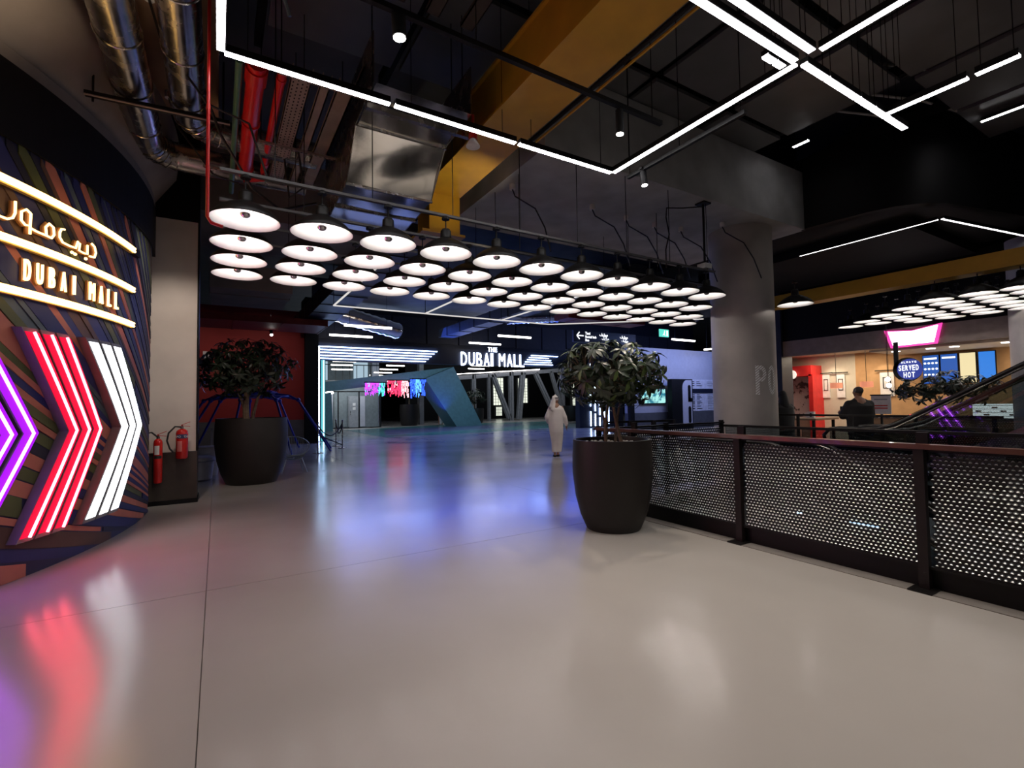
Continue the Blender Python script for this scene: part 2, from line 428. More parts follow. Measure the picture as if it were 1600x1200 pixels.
# channel chevrons
def chevron(name, tip, label, n, pitch, ztop, zbot, reach, face, core, w, fw, both=False):
    t = thing(name, label, 'neon sign', wp(tip, zbot, .0), 'neon chevrons on the sign wall')
    for k in range(n):
        ts = tip+k*pitch; zm = 1.34
        pth = []
        for q in range(13):
            f = q/12; pth.append((ts+reach*(1-f), ztop+(zm-ztop)*f))
        for q in range(1, 13):
            f = q/12; pth.append((ts+reach*f, zm+(zbot-zm)*f))
        b = build('chevron_bar', chev_band(pth, w, .01, .10), M_chan, t)
        build('lit_face', chev_band(trim(pth), fw, .095, .108), face, b)
        if core: build('neon_tube', MB().tube([wp(a, c, .125) for a, c in trim(pth, 1)], .0125, 8), core, b, smooth=True)
    return t
def trim(p, k=1): 
    a = p[:]; a[0] = tuple((Vector(p[0])*.55+Vector(p[1])*.45)); a[-1] = tuple((Vector(p[-1])*.55+Vector(p[-2])*.45)); return a
def chev_band(path, w, o0, o1):              # width measured along s (horizontal), ends cut level
    mb = MB(); r = []
    for s_, z in path:
        i = len(mb.v); r.append(i)
        mb.v += [tuple(wp(s_-w/2, z, o0)), tuple(wp(s_-w/2, z, o1)), tuple(wp(s_+w/2, z, o1)), tuple(wp(s_+w/2, z, o0))]
    for a, b in zip(r, r[1:]):
        for j in range(4): mb.f.append((a+j, a+(j+1) % 4, b+(j+1) % 4, b+j))
    mb.f += [tuple(r[0]+j for j in (3, 2, 1, 0)), tuple(r[-1]+j for j in range(4))]
    return mb
M_chan = mat('channel_grey', (.16, .15, .15), .6)
chevron('neon_chevron', 1.08, 'white lit triple chevron, rightmost on the sign wall', 3, .235, 2.33, .34, .72, E_wht, None, .21, .155)
chevron('neon_chevron', 2.13, 'red neon triple chevron in the middle of the sign wall', 3, .19, 2.32, .35, .56, E_redf, E_red, .165, .145)
chevron('neon_chevron', 3.03, 'purple neon triple chevron, leftmost at the picture edge', 3, .21, 2.32, .35, .56, E_purf, E_pur, .165, .145)
# arabic neon lettering, one bent tube per stroke
M_back = mat('letter_bronze', (.28, .12, .04), .5)
E_let = emit('neon_letter', (1, .62, .24), 4.)
AR = {'a': [(3.20, 3.46), (3.20, 3.35), (3.22, 3.30), (3.27, 3.27), (3.34, 3.27), (3.39, 3.31)],
      'b': [(3.05, 3.41), (3.09, 3.43), (3.14, 3.39), (3.14, 3.31), (3.10, 3.28), (3.05, 3.29), (3.045, 3.41)],
      'c': [(3.05, 3.3), (3.05, 3.21)], 'd': [(3.05, 3.27), (2.97, 3.26), (2.87, 3.26)],
      'e': [(2.87, 3.26), (2.88, 3.34), (2.84, 3.39), (2.79, 3.37), (2.78, 3.3), (2.81, 3.255), (2.87, 3.26)],
      'f': [(2.65, 3.4), (2.69, 3.39), (2.71, 3.35), (2.71, 3.3), (2.67, 3.26), (2.58, 3.255), (2.49, 3.26), (2.46, 3.34), (2.43, 3.33), (2.44, 3.25), (2.37, 3.245), (2.31, 3.25), (2.31, 3.35)],
      'g': [(2.24, 3.39), (2.19, 3.37), (2.165, 3.31), (2.19, 3.25), (2.27, 3.24)]}
t = thing('neon_lettering', 'yellow neon Arabic lettering between the two upper yellow bars', 'neon sign', wp(2.7, 3.25, .05))
for q in AR.values():
    b = build('letter_backing', MB().tube([wp(a, c, .03) for a, c in q], .019, 8), M_back, t, smooth=True)
    build('letter_tube', MB().tube([wp(a, c, .065) for a, c in q], .0105, 8), E_let, b, smooth=True)
for a, c in ((2.535, 3.20), (2.49, 3.195), (2.325, 3.195)): build('letter_dot', MB().ball(wp(a, c, .06), .016), E_let, t, smooth=True)
# latin lettering
def wall_text(ch, s_c, z, h, wd, t):
    M = Matrix.Identity(4); mb = text_mb(ch, 1., .03, M, .0)
    ys = [v[1] for v in mb.v]; xs = [v[0] for v in mb.v]; zs = [v[2] for v in mb.v]
    y0, y1, x0, x1 = min(ys), max(ys), min(xs), max(xs)
    def mp(v, o): return tuple(wp(s_c+wd/2-(v[0]-x0)/max(x1-x0, 1e-3)*wd, z+(v[1]-y0)/(y1-y0)*h, o+(.02 if v[2] > 0 else 0)))
    c = MB(); c.v = [mp(v, .045) for v in mb.v]; c.f = mb.f
    d = MB(); d.v = [mp(((v[0]-x0-.5*(x1-x0))*1.25+x0+.5*(x1-x0), (v[1]-y0-.35)*1.1+y0+.35, v[2]), .015) for v in mb.v]; d.f = mb.f
    b = build('letter_backing', d, M_back, t); build('letter', c, E_let, b)
t = thing('neon_lettering', 'glowing yellow DUBAI MALL letters above the lowest yellow bar', 'neon sign', wp(2.4, 2.75, .05))
for ch, sc in zip('DUBAIMALL', (3.055, 2.92, 2.78, 2.63, 2.485, 2.20, 2.03, 1.865, 1.70)):
    wall_text(ch, sc, 2.765, .20, {'I': .022, 'M': .085}.get(ch, .062), t)

# ================================================================ STRIP LIGHT GRID
ZS = 4.65
def strip(a, b, label, group='suspended white strip lights', r=.026, rods=True, m=None):
    a, b = Vector(a), Vector(b); c = (a+b)/2
    t = thing('strip_light', label, 'strip light', c, group)
    dd = (b-a).normalized()*.004; ex = (b-a).normalized().cross(Vector((0, 0, 1)))*.034
    build('housing', MB().bar(a+Vector((0, 0, .03)), b+Vector((0, 0, .03)), .075, .05), M_blackm, t)
    for sg_ in (-1, 1): build('housing_lip', MB().bar(a+ex*sg_, b+ex*sg_, .007, .016), M_blackm, t)
    build('diffuser', MB().bar(a-Vector((0, 0, .004)), b-Vector((0, 0, .004)), .060, .018), m or M_strip, t)
    if rods:
        for f in (.12, .88):
            p = a.lerp(b, f); build('hanger', MB().tube([p+Vector((0, 0, .06)), p+Vector((0, 0, (7.6 if p.z > 6 else 6.5)-p.z))], .004, 5), M_blackm, t)
    return t
for i in range(3):
    strip((.03+i*1.515, 4.8, ZS), (1.49+i*1.515, 4.8, ZS), 'white strip light, %s from the left in the long run over the pendants' % ORD[i])
strip((0, 4.78, ZS), (0, 3.3, ZS), 'white strip light leading up out of the picture at top left')
strip((4.55, 4.78, ZS), (4.55, 2.36, ZS), 'long white strip light slanting up from the run corner to the crossing')
strip((4.50, 2.34, ZS), (3.0, 2.34, ZS), 'white strip light left of the crossing, lower of the pair')
strip((4.50, 2.19, ZS), (3.0, 2.19, ZS), 'white strip light left of the crossing, upper of the pair')
strip((4.2, 2.44, ZS), (4.33, 2.44, ZS), 'very short white strip piece beside the crossing, nearer the left')
strip((4.36, 2.44, ZS), (4.48, 2.44, ZS), 'very short white strip piece closest to the crossing')
strip((4.55, 2.14, ZS), (4.55, .7, ZS), 'white strip light right of the crossing going up to the picture top')
for i, (a, b) in enumerate(((4.62, 5.0), (5.03, 5.62), (5.65, 5.95), (5.98, 6.28), (6.31, 6.75))):
    strip((a, 2.32, ZS), (b, 2.32, ZS), 'white strip light, %s piece right of the crossing' % ORD[i], r=.02)
strip((6.22, 2.28, ZS), (6.22, 1.62, ZS), 'white strip light at upper right, lowest of the rising run')
strip((6.22, 1.56, ZS), (6.22, 1.26, ZS), 'short white strip light at upper right, middle of the rising run')
strip((6.22, 1.22, ZS), (6.22, .3, ZS), 'white strip light at the right picture edge, end of the rising run')
strip((9.44, 5.0, 6.4), (9.44, 4.72, 6.4), 'small white strip light just right of the upper glass balustrade', 'distant upper strip lights')
strip((11.5, 2.85, 6.4), (11.5, 1.6, 6.4), 'thin white strip light above the black gallery at right', 'distant upper strip lights')
# the same grid goes on over and behind the camera
for k, (a, b) in enumerate((((0, 3.25), (0, 1.8)), ((2.95, 2.3), (1.5, 2.3)), ((4.55, .65), (4.55, -.8)))):
    strip((a[0], a[1], ZS), (b[0], b[1], ZS), 'white strip light of the grid above the camera, %s' % ('left', 'middle', 'right')[k], 'strip lights above the camera')

# black track with spot lights
def track(a, b, label):
    t = thing('light_track', label, 'lighting track', a)
    build('rail', MB().bar(a, b, .045, .045), M_blackm, t)
    for f in (.02, .5, .97):
        p = Vector(a).lerp(Vector(b), f); build('hanger', MB().tube([p, (p.x, p.y, 6.5)], .005, 5), M_blackm, t)
    return t
track((-.4, 3.6, 4.66), (4.15, 3.6, 4.60), 'black lighting track crossing the yellow beam at top centre')
track((4.76, 4.72, 4.60), (4.76, 3.0, 4.60), 'black lighting track beside the slanting white strip light')
def spotlight(x, y, ztop, h, tilt, label, e=60, tgt=None, r=.042):
    t = thing('track_spotlight', label, 'spotlight', (x, y, ztop), 'cylinder track spotlights')
    ax = Vector(tilt).normalized(); a = Vector((x, y, ztop)); b = a+ax*h
    build('mount', MB().tube([a+Vector((0, 0, .06)), a], .012, 8).box(x-.05, x+.05, y-.02, y+.02, ztop+.03, ztop+.06), M_blackm, t)
    build('body', MB().tube([a, b], r, 20), M_black, t, smooth=True)
    build('lens', MB().tube([b-ax*.002, b+ax*.006], r*.86, 20), M_lens, t)
    if e: light('spot', 'SPOT', tuple(b+ax*.03), e*L_SPOT, WARM, .03, tgt or tuple(b+ax*3), 95, .9)
    return t
spotlight(1.19, 3.6, 4.60, .17, (.05, .0, -1), 'white glowing spotlight under the track at top centre left', 60, (1.6, 2.6, 0), .055)
spotlight(3.53, 3.6, 4.56, .25, (0, 0, -1), 'black cylinder spotlight hanging right of the yellow beam', 100, (3.2, 2.6, 0))
spotlight(4.76, 4.45, 4.56, .18, (.02, -.1, -1), 'black cylinder spotlight below the corner of the strip run', 140, (4.0, 3.2, 0))
for x, y, e in ((2.4, .9, 50), (3.9, 1.0, 105)):
    spotlight(x, y, 4.5, .2, (0, 0, -1), 'black cylinder spotlight above the camera, %s' % ('left' if x < 3 else 'right'), e, (x, y+.9, 0))

# ================================================================ PENDANTS
def make_pendant():
    t = thing('pendant_lamp', 'x', 'pendant lamp', (0, 0, 3.45))
    z = 3.45
    outer = [(.325, 0), (.325, .012), (.30, .05), (.255, .095), (.19, .14), (.12, .175), (.075, .195), (.07, .205), (.066, .29), (.055, .30), (.05, .315), (.02, .32)]
    build('shade', MB().open_lathe((0, 0, z), outer, 28), M_shade, t, smooth=True)
    inner = [(.325, 0), (.318, .002), (.29, .042), (.245, .082), (.18, .12), (.11, .150), (.05, .165), (0.001, .168)]
    build('reflector', MB().open_lathe((0, 0, z), inner, 28), M_refl, t, smooth=True)
    build('bulb', MB().lathe((0, 0, z+.035), [(.001, 0), (.026, .004), (.045, .018), (.052, .038), (.046, .05), (.001, .052)], 16), M_bulb, t, smooth=True)
    build('stem', MB().tube([(0, 0, z+.32), (0, 0, z+.45)], .009, 6).lathe((0, 0, z+.44), [(.05, 0), (.05, .02), (.03, .04)], 12), M_blackm, t)
    l = bpy.data.lights.new('bulb_light', 'POINT'); l.energy = 7.0*L_PEND; l.shadow_soft_size = .02; l.color = (1, .93, .88)
    lo = bpy.data.objects.new('bulb_light', l); COL.objects.link(lo); lo.parent = t; lo.location = (0, 0, .105)
    return t
proto = make_pendant(); used = False
HX = [.228+.743*k for k in range(14)]; HY = [5.58, 6.40, 7.17, 7.92]
RN = ('nearest', 'second', 'third', 'farthest')
for j, y in enumerate(HY):
    for i in range(11+j):
        x = HX[i]
        lab = 'black dome pendant, %s from left in %s row of the big cluster' % ((ORD+['thirteenth', 'fourteenth'])[i], RN[j])
        if not used: proto.location = (x, y, 3.45); proto['label'] = lab; proto['group'] = 'pendants of the main cluster'; used = True
        else: dup(proto, (x, y+.012*i, 3.45), lab, 'pendants of the main cluster')
dup(proto, (9.95, 5.35, 3.45), 'black dome pendant alone, half hidden behind the round column', 'pendants near the column')
# second cluster, over the food counter
AX = [12.1, 12.67, 13.24, 13.83, 14.43, 15.0]
for j, (y, i0_) in enumerate(((6.34, 4), (5.71, 3), (5.08, 2), (4.45, 1), (3.80, 0), (3.17, 0), (2.60, 0), (1.95, 0), (1.3, 0))):
    for i in range(i0_, 6 if j > 1 else 5):
        o = dup(proto, (AX[i], y, 3.45), 'black dome pendant near food shop, %s in %s slanting line' % (ORD[i-i0_], ORD[j]), 'pendants before the food shop')
        o.scale = (.86, .86, 1)
M_ductd0 = mat('rail_grey', (.09, .085, .085), .45, .3)
# carrier rails over the main cluster
for j in range(4):
    t = solo('pendant_rail', MB().bar((0, HY[j], 3.94), (7.9+.74*j, HY[j]+.012*(10+j), 3.94), .05, .03), M_ductd0, 'long galvanised rail carrying the %s row of pendants' % ('nearest', 'second', 'third', 'fourth')[j], 'rail', 'pendant carrier rails')
for i in range(8):
    solo('rail_hanger', MB().tube([(.5+i*1.03, HY[0]+.0157*(.5+i*1.03), 3.945), (.5+i*1.03, HY[0]+.0157*(.5+i*1.03), 5.22 if i > 3 else 6.5)], .006, 5), M_blackm, 'thin black rod holding the front pendant rail, %s from the left' % ORD[i], 'hanger rod', 'pendant rail hangers')
for j in (1, 2, 3):
    for i in range(3): solo('rail_hanger', MB().tube([(.9+i*3.2, HY[j]+.0157*(.9+i*3.2), 3.945), (.9+i*3.2, HY[j]+.0157*(.9+i*3.2), 5.22 if i > 0 else 6.5)], .006, 5), M_blackm, 'thin black rod above the %s pendant rail, %s from the left' % (RN[j], ORD[i]), 'hanger rod', 'pendant rail hangers')
bx = [(4.2, 6.82), (5.94, 6.82), (6.88, 6.9), (7.67, 6.9), (8.35, 6.8), (8.9, 6.2)]
for i, (x, y) in enumerate(bx):
    t = thing('junction_box', 'small white cable outlet under the concrete slab, %s from the left' % ORD[i], 'junction box', (x, y, 5.22), 'cable outlets under the slab')
    build('box', MB().lathe((x, y, 5.13), [(.05, 0), (.05, .09)], 12), M_label, t, smooth=True)
    pth = [(x, y, 5.13), (x+.02, y-.05, 5.0), (x+.25, y-.3, 4.75), (x+.33, y-.45, 4.4), (x+.33, y-.6, 3.96)]
    build('cable', MB().tube(pth, .012, 6), M_rubber, t, smooth=True)
t = thing('drop_pole', 'black drop pole with a white box near the round column', 'pole', (7.7, 5.75, 5.22))
build('plate', MB().box(7.6, 7.8, 5.65, 5.85, 5.19, 5.22), M_blackm, t)
build('pole', MB().tube([(7.7, 5.75, 5.2), (7.7, 5.75, 3.9)], .022, 10), M_blackm, t)
build('sensor_box', MB().box(7.6, 7.78, 5.66, 5.84, 3.98, 4.07), M_label, t)
build('cable', MB().tube([(7.7, 5.8, 5.17), (7.3, 5.9, 5.1), (7.0, 6.0, 5.08), (6.98, 6.0, 4.9), (7.05, 6.0, 4.6), (6.95, 6.0, 4.3), (6.95, 6.0, 3.96)], .013, 6), M_rubber, t, smooth=True)

# ================================================================ OVERHEAD STEEL, PIPES, DUCTS
t = thing('crane_beam', 'yellow painted steel beam running away overhead and turning down', 'beam', (3.1, 5, 5.0))
build('bottom_flange', MB().box(2.79, 3.45, -2, 7.55, 5.0, 5.03), M_yel, t)
build('web', MB().box(2.83, 2.87, -2, 7.5, 5.03, 5.6).box(3.37, 3.41, -2, 7.5, 5.03, 5.6), M_yel, t)
build('top_flange', MB().box(2.79, 3.45, -2, 7.55, 5.6, 5.63), M_yel, t)
build('end_leg', MB().box(2.9, 3.44, 7.28, 7.8, 4.35, 5.0), M_yel, t)
build('foot_flange', MB().box(2.75, 3.5, 7.2, 7.95, 4.31, 4.35), M_yel, t)
build('edge_conduit', MB().tube([(3.52, -2, 5.02), (3.52, 5.4, 5.02)], .025, 8), M_black, t)
build('edge_strip', MB().bar((3.58, -2, 5.0), (3.58, 5.4, 5.0), .02, .02), M_yel, t)
t = thing('crane_beam', 'yellow painted steel beam over the food shop pendants at right', 'beam', (12.1, 4, 3.85))
build('web', MB().box(12.0, 12.3, -3, 7.0, 3.9, 4.15), M_yel, t)
build('flange', MB().box(11.96, 12.36, -3, 7.0, 3.84, 3.9), M_yel, t)
build('end_stub', MB().box(12.0, 12.3, 7.0, 7.8, 3.84, 3.98), M_yel, t)

# foil wrapped duct
X0, X1 = 1.38, 2.50
t = thing('foil_duct', 'mirror-bright foil duct with a crumpled front above the pendants', 'duct', ((X0+X1)/2, 6, 4.3))
def sheet(path, x0, x1, nx=1, wob=0.):               # path of (y,z) skinned between two x
    mb = MB(); r = []
    rr = random.Random(3)
    for k, (y, z) in enumerate(path):
        i = len(mb.v); r.append(i)
        for q in range(nx+1):
            f = q/nx; mb.v.append((x0+(x1-x0)*f, y+wob*math.sin(f*6+k*.45), z+wob*math.cos(f*4+k*.4)))
    for a, b in zip(r, r[1:]):
        for q in range(nx): mb.f.append((a+q, a+q+1, b+q+1, b+q))
    return mb
def crumple(y0, z0, y1, z1, n=14): return [(y0+(y1-y0)*k/n+.05*math.sin(PI*k/n), z0+(z1-z0)*k/n) for k in range(n+1)]
build('front_panel', sheet(crumple(5.72, 4.88, 6.22, 4.36), X0, X1, 16, .007), M_foil, t, smooth=True)
build('near_bottom', sheet([(4.96, 4.93), (5.2, 4.91), (5.45, 4.92), (5.72, 4.88)], X0+.02, X1, 12, .006), M_foil, t, smooth=True)
build('side', MB().prism([(4.96, 4.93), (5.72, 4.88), (6.22, 4.36), (7.6, 4.28), (7.6, 5.5), (4.96, 5.5)], 'x', X0-.012, X0-.002), M_galv, t)
build('side', MB().prism([(4.96, 4.93), (5.72, 4.88), (6.22, 4.36), (7.6, 4.28), (7.6, 5.5), (4.96, 5.5)], 'x', X1+.002, X1+.012), M_galv, t)
build('far_bottom', sheet([(6.22, 4.36), (6.6, 4.34), (7.1, 4.31), (7.6, 4.28)], X0, X1, 12, .006), M_foil, t, smooth=True)
for y_, z_ in ((5.72, 4.87), (6.22, 4.35), (6.9, 4.31)): build('seam', MB().bar((X0-.02, y_, z_), (X1+.02, y_, z_), .03, .03), M_galv, t)
build('flange_bracket', MB().box(X0, X1+.25, 5.28, 5.34, 4.84, 4.90), M_galv, t)
# spiral ducts with elbows
def spiral(x, y1, z, r, xe, label):
    t = thing('spiral_duct', label, 'duct', (x, 6, z), 'spiral ducts at upper left')
    pth = [(x, y, z) for y in [-1+.5*k for k in range(int((y1+1)/.5)+1)]]
    yl = pth[-1][1]
    for k in range(1, 7):
        a = PI/2*k/6; pth.append((x+.42*(1-math.cos(a)), yl+.42*math.sin(a), z))
    pth.append((xe, yl+.42, z))
    build('duct', MB().tube(pth, r, 28), M_galv, t, smooth=True)
    for k in range(9):
        y = .4+k*.9
        if y < yl: build('seam_ring', MB().tube([(x+(r+.004)*math.cos(2*PI*q/24), y, z+(r+.004)*math.sin(2*PI*q/24)) for q in range(24)], .008, 5, close=True), M_galv, t, smooth=True)
    for k in range(1, 6):
        a = PI/2*k/6; c = Vector((x+.42*(1-math.cos(a)), yl+.42*math.sin(a), z)); d = Vector((math.cos(a), -math.sin(a), 0)) if False else Vector((-math.cos(a), math.sin(a), 0))
        build('elbow_ring', MB().tube([c+(d*math.cos(2*PI*q/24)+Vector((0, 0, 1))*math.sin(2*PI*q/24))*(r+.004) for q in range(24)], .009, 5, close=True), M_galv, t, smooth=True)
    return t
spiral(-.85, 8.0, 5.2, .19, 1.2, 'left galvanised spiral duct bending right at its far end')
spiral(-.33, 7.0, 5.2, .18, 1.2, 'right galvanised spiral duct beside the red conduit')
t = thing('strut_hanger', 'black perforated strut hung below the two spiral ducts', 'bracket', (-.6, 6.7, 4.9))
build('channel', MB().bar((-1.25, 6.72, 4.96), (.10, 6.62, 4.96), .07, .045), M_blackm, t)
build('channel_lip', MB().bar((-1.25, 6.68, 4.93), (.10, 6.58, 4.93), .02, .012), M_tray, t)
build('rod', MB().tube([(-1.18, 6.71, 4.88), (-1.18, 6.71, 5.7)], .011, 6), M_blackm, t)
build('rod', MB().tube([(.03, 6.63, 4.88), (.03, 6.63, 5.7)], .011, 6), M_blackm, t)
for i, (x, y) in enumerate(((-.62, 5.9), (-.58, 7.7), (-.7, 3.2))):
    t = thing('cable_outlet', 'small pinkish cable outlet on the soffit between the ducts, %s' % ('by the strut', 'by the elbow', 'further forward')[i], 'junction box', (x, y, 5.7), 'cable outlets on the soffit')
    build('box', MB().lathe((x, y, 5.66), [(.05, 0), (.05, .09)], 12), M_label, t)
    build('cable', MB().tube([(x, y, 5.66), (x+.1, y, 5.3), (x+.5, y+.1, 4.8), (x+.9, y+.2, 4.75), (x+1.1, y+.3, 4.2)], .013, 6), M_rubber, t, smooth=True)
def pipe(name, pts, r, m, label, cat='pipe', coll=(), group=None):
    t = thing(name, label, cat, pts[0], group)
    build('pipe', MB().tube(pts, r, 16), m, t, smooth=True)
    for c in coll: build('coupling', MB().tube([Vector(c[0]), Vector(c[1])], r*1.18, 16), m, t, smooth=True)
    return t
pipe('fire_main', [(.32, 5.42, 5.05), (.32, 8.05, 5.05)], .092, M_redp, 'thick glossy red sprinkler main running away overhead', coll=[((.32, 5.5, 5.05), (.32, 5.75, 5.05)), ((.32, 6.6, 5.05), (.32, 6.62, 5.05)), ((.32, 7.9, 5.05), (.32, 8.1, 5.05))])
pipe('sprinkler_pipe', [(.56, 5.42, 5.08), (.56, 8.0, 5.08), (.56, 8.1, 5.0), (.3, 8.15, 4.95)], .045, M_redp, 'thinner red pipe right of the red sprinkler main', coll=[((.56, 5.6, 5.08), (.56, 5.66, 5.08)), ((.56, 7.7, 5.08), (.56, 7.8, 5.08))])
pipe('green_conduit', [(.16, 5.42, 5.02), (.16, 8.9, 5.02)], .035, M_green, 'dark green pipe left of the red sprinkler main')
pipe('red_conduit', [(-.09, 5.0, 5.6), (-.09, 5.0, 4.95), (-.09, 5.0, 3.24), (-.06, 5.0, 3.19), (.03, 5.0, 3.17)], .014, M_redp, 'thin red vertical conduit beside the nearest pendant', coll=[((-.09, 5, 4.2), (-.09, 5, 4.25)), ((-.09, 5, 3.6), (-.09, 5, 3.7))])
pipe('sagging_cable', [(-.3, 6.4, 5.6), (.0, 6.5, 4.75), (.35, 6.8, 4.3), (.7, 7.1, 4.2), (1.2, 7.4, 4.5)], .016, M_rubber, 'black cable sagging under the cable trays', 'cable')
pipe('sagging_cable', [(.9, 6.9, 4.95), (.97, 6.95, 4.5), (.8, 7.0, 4.35), (.75, 7.1, 4.9)], .014, M_rubber, 'black cable loop hanging below the perforated tray', 'cable')
# cable trays
def tray(x0, x1, z, y0, y1, label, holes=False):
    t = thing('cable_tray', label, 'cable tray', ((x0+x1)/2, (y0+y1)/2, z), 'parallel cable trays at upper left')
    build('tray', MB().box(x0, x1, y0, y1, z, z+.012).box(x0, x0+.01, y0, y1, z, z+.05).box(x1-.01, x1, y0, y1, z, z+.05), M_tray, t)
    if holes:
        h = MB()
        n = int((y1-y0)/.07)
        for k in range(n):
            for q in range(4):
                x = x0+.03+q*(x1-x0-.06)/3.; y = y0+.02+k*.07+(.02 if q % 2 else 0)
                h.quad((x-.007, y, z-.001), (x-.007, y+.03, z-.001), (x+.007, y+.03, z-.001), (x+.007, y, z-.001))
        o = build('slots', h, M_black, t); o['kind'] = 'stuff'
    return t
tray(.64, .84, 5.04, 5.3, 8.2, 'perforated cable tray nearest the red pipes', True)
tray(.93, 1.03, 5.04, 5.3, 8.2, 'narrow grey cable tray, second from the red pipes')
tray(1.10, 1.27, 5.04, 5.3, 8.2, 'wide grey cable tray, third from the red pipes')
tray(1.36, 1.46, 5.30, 5.3, 7.2, 'narrow grey cable tray beside the foil duct')
for i, (y, z, xa, xb) in enumerate(((5.32, 4.96, .5, 2.6), (6.9, 4.97, .42, 1.5), (8.0, 4.97, -.2, 1.6))):
    t = thing('slotted_channel', 'slotted grey channel crossing under the trays, %s of three' % ('nearest', 'middle', 'farthest')[i], 'bracket', (xa, y, z), 'slotted cross channels')
    build('channel', MB().bar((xa, y, z), (xb, y, z), .042, .03), M_tray, t)
    h = MB()
    n = int((xb-xa)/.06)
    for k in range(n): h.quad((xa+.02+k*.06, y-.01, z-.0165), (xa+.02+k*.06, y+.01, z-.0165), (xa+.05+k*.06, y+.01, z-.0165), (xa+.05+k*.06, y-.01, z-.0165))
    o = build('slots', h, M_black, t); o['kind'] = 'stuff'
    build('rod', MB().tube([(xa+.03, y, z), (xa+.03, y, 6.4)], .007, 5).tube([(xb-.03, y, z), (xb-.03, y, 6.4)], .007, 5), M_blackm, t)
M_unlit = mat('unlit_dark', (.02, .015, .014), .6); M_unlit_red = mat('unlit_red', (.05, .006, .006), .5)  # shade over this near stretch put into the pipe and tray colours
for i, (x, r_, m_) in enumerate(((.28, .09, M_unlit_red), (.62, .03, M_unlit_red), (.85, .025, M_unlit))):
    pipe('dark_pipe', [(x, -2, 5.6), (x, 4.7, 5.6)], r_, m_, 'shade-darkened pipe above the long strip run, %s from left' % ORD[i], group='dark pipes above the strip run')
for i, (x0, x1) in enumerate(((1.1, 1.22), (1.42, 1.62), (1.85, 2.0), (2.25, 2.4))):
    t = thing('cable_tray', 'shade-darkened cable tray above the long strip run, %s from left' % ORD[i], 'cable tray', ((x0+x1)/2, 1, 5.7), 'dark cable trays above the strip run')
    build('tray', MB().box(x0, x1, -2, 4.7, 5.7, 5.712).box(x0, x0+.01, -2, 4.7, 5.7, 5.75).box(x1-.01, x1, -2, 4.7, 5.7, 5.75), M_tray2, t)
# loudspeaker drum
t = thing('ceiling_speaker', 'small white speaker hanging from a red sprinkler fitting by the yellow beam', 'speaker', (2.75, 5.05, 4.7))
build('cone', MB().lathe((2.62, 5.15, 4.66), [(.085, 0), (.085, .01), (.05, .07), (.04, .09)], 20), M_label, t, smooth=True)
build('fitting', MB().lathe((2.62, 5.15, 4.75), [(.05, 0), (.055, .06), (.02, .1), (.02, .3)], 14), M_redp, t, smooth=True)
# dark ductwork seen over the pendants, all the way to the back
M_ductd = mat('duct_dark', (.03, .032, .04), .5, .2, var=.2)
M_ductr = mat('duct_red', (.22, .02, .018), .6)
for i, (x0, x1, z0, z1, y0, y1, mm, lb) in enumerate(((-.15, 1.35, 3.95, 4.45, 11.2, 13.2, M_concd, 'dark rounded duct end under the farthest left pendants'),
    (2.6, 3.6, 4.6, 5.1, 9.0, 21.5, M_ductd, 'dark rectangular duct beyond the foil duct'),     (9.2, 9.9, 4.8, 5.2, 9.2, 22, M_ductd, 'dark duct left of the round column top'),
    (-3, 3.2, 4.3, 4.5, 17.5, 19.5, M_ductr, 'dull red duct crossing in front of the red wall'), (12.5, 17, 5.1, 5.35, 16, 17.0, M_ductr, 'dull red duct crossing above the hanging sign'))):
    t = thing('rectangular_duct', lb, 'duct', ((x0+x1)/2, y0, z0))
    build('duct', MB().box(x0, x1, y0, y1, z0, z1), mm, t)
    if y1-y0 > x1-x0:
        k = y0+.6
        while k < y1: build('joint', MB().box(x0-.02, x1+.02, k, k+.03, z0-.02, z1+.02), mm, t); k += 1.4
    else:
        k = x0+.6
        while k < x1: build('joint', MB().box(k, k+.03, y0-.02, y1+.02, z0-.02, z1+.02), mm, t); k += 1.4
# foil ducts catching the blue light behind the frame
for i, (a, b, r, lb) in enumerate((((3.3, 20.4, 5.5), (7.0, 21.4, 4.9), .36, 'foil duct glinting blue above the left portal lines'), ((12.0, 20.2, 5.7), (15.0, 20.0, 6.0), .3, 'foil duct glinting blue above the portal lettering'),
        ((10.8, 12.5, 4.75), (15.5, 12.0, 4.75), .22, 'crumpled foil duct behind the round column'))):
    t = thing('flexible_duct', lb, 'duct', a)
    n = 26; A, B = Vector(a), Vector(b)
    build('duct', MB().tube([A.lerp(B, k/n) for k in range(n+1)], [r*(1+.07*math.sin(k*2.6)) for k in range(n+1)], 16), M_foil, t, smooth=True)
    build('end_ring', MB().tube([A.lerp(B, -.01), A.lerp(B, .01)], r*1.05, 20), M_galv, t)
# suspended frame behind the pendants
M_alu = emit('frame_lit', (1, .95, .92), .75)  # aluminium rails glow faintly: the light on them is put in
t = thing('suspended_frame', 'thin white suspended ceiling frame behind the pendants', 'ceiling frame', (6, 13.3, 4.2))
for a, b in (((2.6, 13.3), (9.6, 13.3)), ((2.6, 13.3), (2.6, 8.6)), ((5.15, 13.3), (5.15, 8.6)), ((7.7, 13.3), (7.7, 8.6)), ((9.6, 13.3), (13.5, 10.2)), ):
    build('rail', MB().bar((*a, 4.2), (*b, 4.2), .035, .03), M_alu, t)
for x in (2.6, 5.15, 7.7, 9.6): build('hanger', MB().tube([(x, 13.3, 4.2), (x, 13.3, 5.9)], .01, 5), M_blackm, t)
struct('trim_6', MB().box(2.7, 13, 9.0, 13.2, 4.9, 4.93), M_black)

